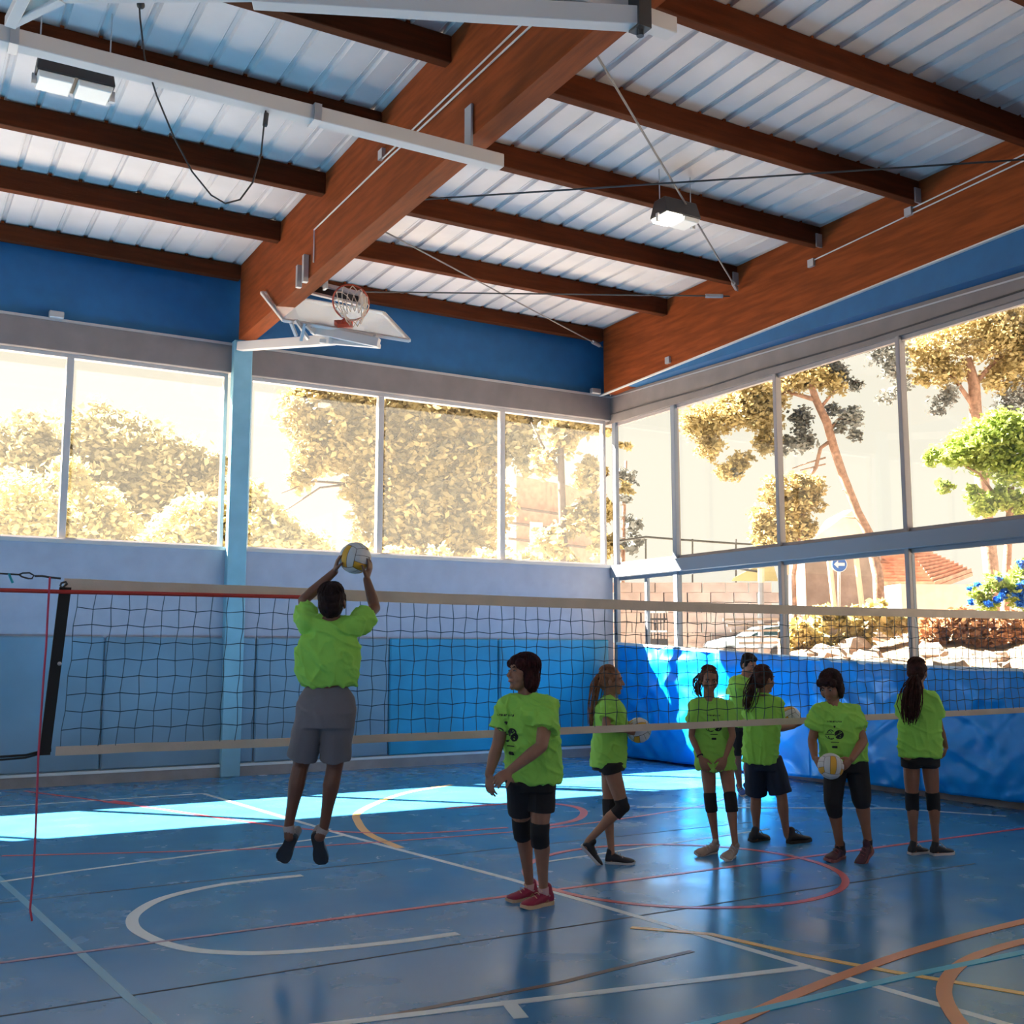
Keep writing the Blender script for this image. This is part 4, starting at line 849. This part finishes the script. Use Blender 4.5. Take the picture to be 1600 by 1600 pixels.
def person(label, D0, face, hd, S):
    """S holds the joints as (px, py[, depth offset]); D0 is the distance of the hips"""
    J = lambda q: at(q[0], q[1], D0+(q[2] if len(q) > 2 else 0))
    fv = (RT*face[0]+AWAY*face[1]).normalized(); Z = Vector((0, 0, 1)); sv = fv.cross(Z)         # sv: the person's right
    hips, sh, el, wr = [[J(q) for q in S[n]] for n in ('hips', 'sh', 'el', 'wr')]
    feet = []
    for ft in S['feet']:
        if ft[0] == 'floor': h_, t_ = fl(*ft[1], .0), fl(*ft[2], .0)
        else: h_, t_ = at(*ft[1][:2], D0+ft[1][2]), at(*ft[2][:2], D0+ft[2][2])
        dv = h_-t_
        if dv.length > .265*S.get('k', 1): h_ = t_+dv.normalized()*(.265*S.get('k', 1))
        if dv.length < .23*S.get('k', 1): t_ = h_-dv.normalized()*(.235*S.get('k', 1))
        feet.append((h_, t_))
    base = (feet[0][0]+feet[1][0])/2; base.z = max(0, min(feet[0][0].z, feet[1][0].z, feet[0][1].z, feet[1][1].z))
    par = thing('person', base, label, 'person')
    ms = skin(S['skin']); k = S.get('k', 1.0); nk = J(S['neck']); hc = J(S['head'])
    f = (RT*hd[0]+AWAY*hd[1]+Z*hd[2]).normalized(); u = (S.get('hup', Z)-f*f.dot(S.get('hup', Z))).normalized()
    bm = BM(); s, u, _ = head(bm, hc, f, u, k)
    pel = (hips[0]+hips[1])/2; g = S.get('girth', 1.0)
    limb(bm, [(nk-Z*.02, .052*k), (hc-u*(.055*k)-f*(.02*k), .046*k)])
    shm = (sh[0]+sh[1])/2
    R_ = []
    for t, a, b in ((0, .12, .09), (.25, .115, .078), (.5, .112, .078), (.8, .12, .075), (1, .1, .06)): R_.append((pel.lerp(shm, t), sv*(a*k*g), fv*(b*k*g)))
    loft(bm, R_, 20); limb(bm, [(sh[0], .05*k), (shm+Z*.0, .06*k), (sh[1], .05*k)]); limb(bm, [(shm, .055*k), (nk, .05*k)])
    for i in (0, 1):
        limb(bm, [(pel.lerp(hips[i], .7), .078*k*g), (hips[i], .078*k*g)])
    knees = []; ank = []
    for i in (0, 1):
        h_, t_ = feet[i]; an = S['ankles'][i]
        dfoot = (depth(h_)*.75+depth(t_)*.25)
        A = at(an[0], an[1], dfoot+(an[2] if len(an) > 2 else 0)); ank.append(A)
        kn = S['knees'][i]; K = at(kn[0], kn[1], (D0+depth(A))/2+(kn[2] if len(kn) > 2 else 0)); knees.append(K)
        lk_ = k*S.get('leg', 1.0)
        back = -fv*.014; cm = K.lerp(A, .3)+back
        limb(bm, [(hips[i], .079*lk_), (hips[i].lerp(K, .5), .07*lk_), (K, .051*lk_), (cm, .052*lk_), (K.lerp(A, .62)+back*.4, .038*lk_), (A, .029*lk_), (h_.lerp(t_, .22)+(A-h_.lerp(t_, .22))*.35, .034*lk_)])
    tips = [J(q) for q in S['tips']]
    for i in (0, 1):
        la = k*S.get('arm', 1.0); m1 = el[i].lerp(wr[i], .3)
        limb(bm, [(sh[i], .048*la), (sh[i].lerp(el[i], .45), .043*la), (el[i], .034*la), (m1, .036*la), (wr[i], .0235*la)])
        pn = S['palm'][i]; pn = (J(pn)-wr[i]) if len(pn) < 4 else RT*pn[0]+AWAY*pn[1]+Z*pn[2]
        hand(bm, wr[i], tips[i]-wr[i], pn, S.get('thumb', (1, -1))[i], S.get('hk', .92)*k, S.get('curl', (.35, .35))[i])
    me = remesh(bm, .0058, 3); me.transform(Matrix.Translation(-base)); link('body', me, ms, par, True)
    face_bits(par, hc, f, s, u, k, hairm(S['hair']))
    hair(par, hc, f, s, u, k, hairm(S['hair']), S['style'])
    if 'tail' in S:
        bm = BM(); tp = [(J(q), q[3] if len(q) > 3 else .02) for q in S['tail']]; strands(bm, tp, .006, .0022, .75, S.get('tailn', 46)); o = obj('ponytail', bm, hairm(S['hair']), par, True)
        bm = BM(); q0 = tp[0][0]; q1 = tp[1][0]; tube(bm, [q0.lerp(q1, .05), q0.lerp(q1, .25)], .02, 10); obj('hair_tie', bm, M_blackc, o)
    # shirt
    bm = BM(); R_ = []
    for px, py, vw, ra, *dd in S['shirt']:
        c = at(px, py, D0+(dd[0] if dd else 0)); cs = abs(sv.dot(RT)); sn = abs(fv.dot(RT)); w_ = vw*D0/F/math.sqrt(cs*cs+(ra*sn)**2)
        R_.append((c, sv*w_, fv*(w_*ra)))
    loft(bm, R_, 28)
    nb = nk.lerp(shm, .5)
    if S.get('vneck'): limb(bm, [(sh[0], .06*k), (shm-Z*.045, .085*k), (sh[1], .06*k)])
    else:
         limb(bm, [(sh[0], .062*k), (nb, .06*k), (sh[1], .062*k)]); limb(bm, [(sh[0], .064*k), (shm, .078*k), (sh[1], .064*k)])
    sl = S.get('sleeve', (.6, .6)); sr_ = S.get('sleeve_r', .078)
    for i in (0, 1):
        e = sh[i].lerp(el[i], sl[i]); tube(bm, [sh[i].lerp(el[i], -.05), sh[i].lerp(el[i], sl[i]*.5), e], [.062*k, (.062+sr_)/2*k, sr_*k], 18); sph(bm, sh[i], .066*k, 16, 10)
    wob = S.get('fold', .012)
    def fn(co):
        q = Vector((co.x*7, co.y*7, co.z*2.6)); a = noise.noise(q+Vector((D0, 0, 0)))*wob
        q2 = Vector((co.x*9+co.z*8, co.y*9-co.z*4, co.z*9)); r1 = 1-2*abs(noise.noise(q2)); r2_ = 1-2*abs(noise.noise(Vector((co.x*13, co.y*13, co.z*4.5+D0))))
        return a*1.2+max(0, r1)**3*wob*.9+max(0, r2_)**3*wob*.7-wob*.35
    me = remesh(bm, .0075, 4, fn); shirt_bvh = BVHTree.FromPolygons([v.co.copy() for v in me.vertices], [tuple(p.vertices) for p in me.polygons])
    me.transform(Matrix.Translation(-base)); shirt = link('shirt', me, M_shirt, par, True)
    bm = BM(); cr = .058*k; cc = nk-Z*.008; tilt = (Z*.94+fv*.34).normalized(); a_ = sv; b_ = tilt.cross(sv); tube(bm, [cc+(a_*math.cos(q)+b_*math.sin(q))*cr*1.03 for q in [2*PI*i/24 for i in range(25)]], .0085, 6); obj('collar', bm, M_shirt, shirt, True)
    if S.get('print'):
        cx, cy, sc = S['print']; o3 = at(cx, cy, D0-.6)
        def stamp(polys, name='print'):
            b2 = BM()
            for poly in polys:
                vs = []
                for (x, y) in poly:
                    o_ = o3+sv*(-x*sc)*1.0+Z*(y*sc)
                    # aim at the chest along the way the person faces
                    o_ = at(cx, cy, D0)+fv*.6+sv*(-x*sc)+Z*(y*sc); hit, nn, _, _ = shirt_bvh.ray_cast(o_, -fv)
                    if hit is None: break
                    vs.append(b2.verts.new(hit+fv*.004))
                if len(vs) == len(poly) and len(vs) > 2: b2.faces.new(vs)
            bmesh.ops.remove_doubles(b2, verts=b2.verts[:], dist=.0004)
            return obj(name, b2, M_print, shirt)
        P4 = []
        def rect(x0, x1, y0, y1, n=1): return [[(x0+(x1-x0)*i/n, y0), (x0+(x1-x0)*(i+1)/n, y0), (x0+(x1-x0)*(i+1)/n, y1), (x0+(x1-x0)*i/n, y1)] for i in range(n)]
        rr = random.Random(2)
        x = -.62
        while x < .6:
            w_ = .07+.04*rr.random(); P4 += rect(x, x+w_*.35, .9*1.3, 1.02*1.28); P4 += rect(x+w_*.4, x+w_, 1.24 if rr.random() > .5 else 1.17, 1.3 if rr.random() > .5 else 1.22); x += w_+.03
        P4 += rect(-.08, .09, .72, .84); P4 += rect(-.04, .05, .64, .72)
        P4 += rect(-.36, .38, -.78, -.71, 4); P4 += rect(-.22, .24, -1.32, -1.1, 3); P4 += rect(-.27, -.22, -1.26, -1.16)
        for i in range(22):                                        # the black ball with pale seams
            for j in range(4):
                a0, a1 = 2*PI*i/22, 2*PI*(i+1)/22; r0, r1 = .43*j/4, .43*(j+1)/4
                mx_ = (r0+r1)/2*math.cos((a0+a1)/2); my_ = (r0+r1)/2*math.sin((a0+a1)/2)
                if abs(my_-mx_*.55-.05) < .035 or abs(mx_+.5*my_*my_-.12) < .022: continue
                q = [(.42+r0*math.cos(a0), r0*math.sin(a0)), (.42+r1*math.cos(a0), r1*math.sin(a0)), (.42+r1*math.cos(a1), r1*math.sin(a1)), (.42+r0*math.cos(a1), r0*math.sin(a1))]
                P4.append(q if j else q[1:])
        def arcp(cx_, cy_, r, a0, a1, th, n=12):
            out = []
            for i in range(n):
                b0, b1 = math.radians(a0+(a1-a0)*i/n), math.radians(a0+(a1-a0)*(i+1)/n)
                out.append([(cx_+r*math.cos(b0), cy_+r*math.sin(b0)), (cx_+r*math.cos(b1), cy_+r*math.sin(b1)), (cx_+(r-th)*math.cos(b1), cy_+(r-th)*math.sin(b1)), (cx_+(r-th)*math.cos(b0), cy_+(r-th)*math.sin(b0))])
            return out
        P4 += arcp(-.35, .16, .3, 20, 190, .08)+arcp(-.5, .1, .26, 10, 120, .05)+arcp(-.3, -.2, .3, 170, 330, .075)+arcp(-.42, .0, .45, 200, 300, .05)+rect(-.85, -.05, -.03, .03, 6)+rect(-.8, -.2, .1, .145, 4)
        tag(stamp(P4), kind='stuff')
    # shorts
    bm = BM(); R_ = []
    for px, py, vw, ra, *dd in S['shorts']:
        c = at(px, py, D0+(dd[0] if dd else 0)); cs = abs(sv.dot(RT)); sn = abs(fv.dot(RT)); w_ = vw*D0/F/math.sqrt(cs*cs+(ra*sn)**2)
        R_.append((c, sv*w_, fv*(w_*ra)))
    loft(bm, R_, 24)
    for i in (0, 1):
        t, r0, r1 = S['short_leg'][i]
        if t <= 1: e = hips[i].lerp(knees[i], t); tube(bm, [hips[i]+(hips[i]-knees[i]).normalized()*.02, hips[i].lerp(e, .5), e], [r0, (r0+r1)/2, r1], 18)
        else: e = knees[i].lerp(ank[i], t-1); limb(bm, [(hips[i], r0), (knees[i], (r0+r1)/2)]); tube(bm, [knees[i], e], [(r0+r1)/2, r1], 16)
    wo = S.get('sfold', .006)
    me = remesh(bm, .0075, 3, lambda co: noise.noise(Vector((co.x*9+co.z*6, co.y*9, co.z*6)))*wo); me.transform(Matrix.Translation(-base)); link('shorts', me, S['shorts_m'], par, True)
    if S.get('pads'):
        for i in (0, 1):
            if S['pads'] is True or i in S['pads']:
                K = knees[i]; a = K.lerp(hips[i], .07/((hips[i]-K).length)); b = K.lerp(ank[i], .085/((ank[i]-K).length)); r = .051*k*S.get('leg', 1.0)
                bm = BM(); tube(bm, [a, K, b], [r+.012, r+.011, r+.009], 16); sph(bm, K+fv*.014, r*.98, 14, 10); me = remesh(bm, .007, 3); me.transform(Matrix.Translation(-base)); link('knee_pad', me, M_blackc, par, True)
    for i in (0, 1):
        h_, t_ = feet[i]
        shoe(par, h_, t_, ank[i], S['shoe_m'], S['sole_m'], 1, S.get('sock'), S.get('tip'))
    if S.get('band'):
        i = S['band']-1; a, b = wr[i], el[i]; bm = BM(); tube(bm, [a.lerp(b, .08), a.lerp(b, .12)], .03*k, 12); obj('wristband', bm, M_blackc, par)
    if S.get('watch'): pass
    return par

BS = lambda n, c, s=None: mat(n, c, .6, bump=.1)
# the server leaping in front of the net
bc = at(555, 872, 6.78)
person('player in lime shirt and grey shorts leaping to the ball, seen from behind', 6.55, (0, 1), (.05, 1, .28), dict(
    head=(519, 942), neck=(516, 983), sh=[(483, 975), (552, 978)], el=[(474, 938, .2), (586, 950, .2)], wr=[(523, 893, .22), (573, 905, .2)],
    tips=[(530, 866, .2), (581, 876, .2)], palm=[(556, 880, .23), (556, 880, .23)], thumb=(-1, 1), curl=(.25, .25), k=.98,
    hips=[(489, 1108), (530, 1110)], knees=[(470, 1196, .06), (523, 1199, .04)], ankles=[(451, 1290, .0), (506, 1294, .0)],
    feet=[('air', (457, 1306, .02), (441, 1342, .1)), ('air', (494, 1303, .02), (503, 1350, .1))], tip=AWAY,
    shirt=[(517, 984, 34, .6), (514, 1002, 46, .55), (512, 1020, 50, .55), (512, 1045, 50, .56), (513, 1062, 46, .6), (518, 1072, 40, .6)], sleeve=(.55, .5), sleeve_r=.082, fold=.015, vneck=True,
    shorts=[(510, 1073, 31, .7), (510, 1090, 42, .66), (510, 1115, 47, .66), (508, 1138, 45, .66)], short_leg=[(.86, .1, .088), (.86, .1, .088)], shorts_m=M_grey, sfold=.014,
    style='crop', hair=(.02, .008, .008), skin=(.15, .055, .03), shoe_m=BS('shoe_pale_grey', (.22, .2, .22)), sole_m=BS('sole_dark_grey', (.03, .03, .035)), sock=mat('sock_pale', (.35, .3, .3), .8)))
ball(bc, .098, 'yellow and white volleyball held overhead by the leaping player', (.2, .1, .4))
RS, CS = BS('shoe_crimson', (.28, .01, .05)), BS('sole_cream', (.6, .4, .25))
person('short-haired player with crimson shoes and black knee pads standing before the net', 7.2, (-.62, -.78), (-.86, -.5, .12), dict(
    head=(817, 1052), neck=(822, 1091), sh=[(794, 1102), (856, 1106, -.09)], el=[(777, 1166, -.04), (846, 1166, -.27)], wr=[(764, 1210, -.14), (797, 1204, -.38)],
    tips=[(765, 1238, -.18), (773, 1221, -.44)], palm=[(800, 1215, 0), (770, 1260, -.2)], thumb=(1, 1), curl=(.35, .45), k=1.03, arm=1.12, leg=1.0, girth=1.12,
    hips=[(812, 1218), (847, 1220)], knees=[(815, 1292, -.03), (843, 1302, -.06)], ankles=[(827, 1380), (849, 1386)],
    feet=[('floor', (838, 1403), (794, 1410)), ('floor', (862, 1412), (816, 1421))],
    shirt=[(824, 1096, 18, .8, -.02), (827, 1108, 36, .7, -.04), (829, 1130, 42, .76, -.04), (831, 1160, 43, .76, -.03), (832, 1190, 44, .76), (832, 1222, 42, .78)], sleeve=(.6, .62), sleeve_r=.085, fold=.015, print=(812, 1146, .1),
    shorts=[(830, 1205, 36, .72), (830, 1235, 37, .7)], short_leg=[(.7, .1, .088), (.58, .1, .09)], shorts_m=M_blackc, pads=True,
    style='bob', hair=(.035, .006, .008), skin=(.33, .15, .09), shoe_m=RS, sole_m=CS, sock=mat('sock_pink', (.5, .3, .3), .8)))
BK, WS = BS('shoe_black', (.012, .008, .012)), BS('sole_white', (.55, .5, .5))
person('player with long light ponytail in profile, holding a ball and stepping right', 8.78, (1, .05), (1, -.1, -.03), dict(
    head=(955, 1064), neck=(953, 1090), sh=[(951, 1101, .13), (952, 1102, -.13)], el=[(951, 1135, .17), (946, 1137, -.23)], wr=[(980, 1131, .12), (979, 1141, -.17)],
    tips=[(1001, 1130, .06), (1003, 1143, -.08)], palm=[(997, 1150, 0), (997, 1140, .3)], thumb=(-1, 1), curl=(.3, .3), k=.95, leg=.93, arm=.92,
    hips=[(952, 1198, .08), (955, 1198, -.08)], knees=[(952, 1262, .06), (973, 1261, -.05)], ankles=[(955, 1327), (919, 1314)],
    feet=[('floor', (946, 1349), (992, 1351)), ('air', (907, 1322, -.1), (937, 1354, -.12))],
    shirt=[(952, 1092, 14, 1.0), (952, 1104, 23, 1.0), (953, 1125, 27, 1.0), (952, 1150, 27, 1.0), (951, 1175, 28, 1.0), (949, 1198, 28, 1.0)], sleeve=(.62, .62), sleeve_r=.066, fold=.009,
    shorts=[(951, 1190, 26, .9), (951, 1203, 25, .9)], short_leg=[(.14, .088, .084), (.14, .088, .084)], shorts_m=M_blackc, pads=True,
    style='tied', hair=(.26, .11, .055), tail=[(936, 1058, 0, .02), (930, 1072, 0, .028), (926, 1100, 0, .03), (923, 1134, 0, .014)], skin=(.34, .15, .085), shoe_m=BK, sole_m=WS))
ball(at(998, 1141, 8.76), .1, 'volleyball half hidden by the lower net tape, held by the player in profile', (1.2, .4, .9))
person('thin player facing the camera with hands hanging together, beige shoes', 9.2, (-.05, -1), (.0, -1, -.22), dict(
    head=(1108, 1063), neck=(1108, 1092), sh=[(1087, 1103), (1136, 1105)], el=[(1080, 1150, -.04), (1145, 1150, -.12)], wr=[(1095, 1184, -.14), (1133, 1184, -.2)],
    tips=[(1103, 1203, -.18), (1124, 1205, -.24)], palm=[(1114, 1190, .2), (1114, 1190, .2)], thumb=(1, -1), curl=(.3, .35), k=.93, leg=.88, arm=.85, girth=.9,
    hips=[(1106, 1196), (1134, 1196)], knees=[(1110, 1252, -.03), (1142, 1252, -.03)], ankles=[(1119, 1317), (1149, 1322)],
    feet=[('floor', (1125, 1331), (1087, 1338)), ('floor', (1153, 1333), (1130, 1346))],
    shirt=[(1110, 1094, 12, .7), (1112, 1105, 27, .6), (1114, 1125, 30, .62), (1115, 1150, 29, .62), (1117, 1180, 31, .62), (1118, 1203, 32, .6)], sleeve=(.55, .58), sleeve_r=.07, fold=.012, print=(1113, 1135, .078),
    shorts=[(1119, 1185, 22, .6), (1119, 1197, 23, .6)], short_leg=[(.08, .07, .07), (.08, .07, .07)], shorts_m=M_blackc, pads=True, band=1,
    style='tied', hair=(.09, .035, .025), tail=[(1096, 1056, .03, .02), (1091, 1066, .04, .03), (1089, 1077, .04, .026), (1094, 1088, .04, .014)], tailn=30, skin=(.3, .125, .07), shoe_m=BS('shoe_beige', (.33, .24, .2)), sole_m=WS, sock=mat('sock_pale', (.35, .3, .3), .8)))
person('player in the distance behind the others by the sunlit blue cover', 12.7, (.45, -.85), (.5, -.7, -.35), dict(
    head=(1170, 1039), neck=(1164, 1056), sh=[(1147, 1066), (1177, 1068)], el=[(1143, 1098), (1181, 1100)], wr=[(1148, 1122, -.1), (1176, 1124, -.15)],
    tips=[(1152, 1136, -.1), (1171, 1136, -.15)], palm=[(1165, 1120, .3), (1165, 1120, .3)], k=.98,
    hips=[(1153, 1130), (1169, 1131)], knees=[(1152, 1186, -.05), (1169, 1186, -.05)], ankles=[(1156, 1230), (1168, 1230)],
    feet=[('floor', (1154, 1238), (1166, 1245)), ('floor', (1168, 1237), (1182, 1243))],
    shirt=[(1162, 1058, 8, .8), (1162, 1066, 19, .62), (1162, 1085, 21, .62), (1162, 1110, 21, .62), (1162, 1136, 21, .62)], sleeve=(.6, .6), sleeve_r=.08,
    shorts=[(1161, 1126, 19, .7), (1161, 1142, 20, .7)], short_leg=[(.85, .09, .09), (.85, .09, .09)], shorts_m=M_blackc,
    style='crop', hair=(.02, .012, .012), skin=(.36, .16, .1), shoe_m=BS('shoe_blue', (.02, .08, .3)), sole_m=WS))
person('player with brown ponytail and long navy shorts, back turned, holding a ball to the right', 9.62, (.45, .9), (.9, .5, -.05), dict(
    head=(1194, 1062), neck=(1193, 1085), sh=[(1174, 1098, .02), (1213, 1100, -.02)], el=[(1166, 1136, .1), (1214, 1138, .0)], wr=[(1196, 1140, .3), (1240, 1135, .12)],
    tips=[(1218, 1138, .34), (1257, 1129, .14)], palm=[(1234, 1110, .3), (1238, 1110, .2)], thumb=(1, -1), curl=(.3, .3), k=.97, leg=.95,
    hips=[(1183, 1188), (1206, 1188)], knees=[(1181, 1247, .05), (1222, 1247, -.03)], ankles=[(1182, 1300), (1229, 1304)],
    feet=[('floor', (1172, 1316), (1199, 1311)), ('air', (1223, 1320, -.05), (1266, 1314, .1))],
    shirt=[(1193, 1088, 12, .8), (1192, 1100, 25, .62), (1190, 1125, 27, .62), (1188, 1160, 27, .64), (1187, 1192, 27, .68)], sleeve=(.6, .62), sleeve_r=.075, fold=.012,
    shorts=[(1190, 1180, 23, .75), (1192, 1203, 25, .75)], short_leg=[(.86, .09, .1), (.86, .09, .1)], shorts_m=M_navy, sfold=.01,
    style='tied', hair=(.06, .022, .018), tail=[(1179, 1058, .0, .02), (1176, 1072, -.03, .035), (1170, 1090, -.04, .04), (1166, 1108, -.04, .02)], skin=(.32, .14, .08), shoe_m=BK, sole_m=BS('sole_black', (.02, .015, .015))))
ball(at(1234, 1121, 9.85), .1, 'orange-shaded volleyball held out above the lower net tape', (.7, .9, .2))
person('short-haired player in black knee-length pants, looking down at a held ball', 8.85, (-.2, -1), (-.62, -.72, -.42), dict(
    head=(1298, 1073), neck=(1301, 1102), sh=[(1281, 1112), (1333, 1113)], el=[(1269, 1156, .0), (1349, 1158, -.12)], wr=[(1273, 1184, -.14), (1330, 1187, -.27)],
    tips=[(1284, 1205, -.24), (1312, 1203, -.32)], palm=[(1298, 1196, -.2), (1298, 1196, -.2)], thumb=(1, -1), curl=(.3, .3), k=1.02, arm=1.02, leg=1.05, girth=1.1,
    hips=[(1306, 1192), (1338, 1192)], knees=[(1302, 1250, -.05), (1346, 1248, -.03)], ankles=[(1312, 1320), (1356, 1312)],
    feet=[('floor', (1323, 1338), (1293, 1348)), ('air', (1361, 1329, .0), (1348, 1347, -.1))],
    shirt=[(1306, 1104, 14, .8), (1308, 1114, 32, .66), (1312, 1130, 37, .68), (1316, 1155, 37, .7), (1320, 1188, 36, .72)], sleeve=(.58, .6), sleeve_r=.082, fold=.015, print=(1302, 1146, .082),
    shorts=[(1321, 1180, 33, .7), (1321, 1206, 33, .7)], short_leg=[(1.35, .095, .055), (1.2, .095, .06)], shorts_m=M_blackc,
    style='bob', hair=(.03, .012, .012), skin=(.3, .13, .08), shoe_m=BS('shoe_maroon', (.06, .012, .025)), sole_m=BS('sole_rose', (.3, .1, .1)), sock=M_blackc))
ball(at(1298, 1197, 8.58), .1, 'volleyball with yellow patches held low by the short-haired player', (.1, .2, 1.0))
person('player with long dark ponytail seen from behind at the far right', 9.05, (.2, .98), (.55, .83, .0), dict(
    head=(1433, 1051), neck=(1436, 1079), sh=[(1414, 1092, .03), (1457, 1092, -.03)], el=[(1411, 1134, .1), (1469, 1138, .0)], wr=[(1421, 1164, .2), (1478, 1168, .04)],
    tips=[(1432, 1180, .24), (1473, 1187, .04)], palm=[(1440, 1170, .2), (1450, 1175, .1)], thumb=(1, -1), curl=(.35, .6), k=.95, leg=.93, arm=.88,
    hips=[(1424, 1188), (1452, 1188)], knees=[(1425, 1250, .0), (1458, 1250, .0)], ankles=[(1428, 1316), (1462, 1316)],
    feet=[('floor', (1421, 1336), (1441, 1333)), ('floor', (1455, 1337), (1489, 1334))],
    shirt=[(1436, 1081, 12, .8), (1436, 1093, 27, .6), (1437, 1115, 31, .6), (1438, 1145, 30, .62), (1438, 1182, 32, .66)], sleeve=(.6, .6), sleeve_r=.075, fold=.012,
    shorts=[(1438, 1174, 26, .66), (1438, 1196, 29, .68)], short_leg=[(.16, .088, .085), (.16, .088, .085)], shorts_m=M_blackc, pads=True,
    style='tied', hair=(.045, .014, .011), tail=[(1428, 1062, -.1, .02), (1424, 1076, -.14, .045), (1421, 1100, -.17, .055), (1421, 1124, -.18, .035)], tailn=130, skin=(.3, .13, .08), shoe_m=BK, sole_m=WS))
# someone outside, bent over beyond the blue covers
dq = 27; pb_ = at(1092, 1060, dq); pb_.z = gz; op = thing('person', pb_, 'person outside in a dark blue top bending forward beyond the corner window', 'person')
A = lambda x, y: at(x, y, dq)
bm = BM(); limb(bm, [(A(1106, 992), .085), (A(1103, 1000), .06), (A(1098, 1008), .1), (A(1084, 1010), .14)])
for q in (1080, 1088):
    b_ = A(q, 1055); b_.z = gz+.08; limb(bm, [(A(q, 1020), .09), (A(q+4, 1042), .06), (b_, .045), (b_+RT*.15-Vector((0, 0, .03)), .045)])
limb(bm, [(A(1099, 1006), .05), (A(1104, 1022), .04), (A(1108, 1036), .03), (A(1109, 1041), .035)])
me = remesh(bm, .02, 2); me.transform(Matrix.Translation(-pb_)); link('body', me, skin((.4, .2, .15)), op, True)
bm = BM(); limb(bm, [(A(1099, 1003), .15), (A(1090, 1001), .2), (A(1083, 1006), .19), (A(1083, 1020), .17)]); limb(bm, [(A(1099, 1006), .08), (A(1103, 1018), .07)])
me = remesh(bm, .02, 2); me.transform(Matrix.Translation(-pb_)); link('top', me, mat('top_dark_blue', (.02, .04, .12), .8), op, True)
bm = BM(); 
for q in (1080, 1088): limb(bm, [(A(q, 1020), .13), (A(q+4, 1042), .1), (A(q, 1056), .08)])
me = remesh(bm, .02, 2); me.transform(Matrix.Translation(-pb_)); link('trousers', me, M_blackc, op, True)
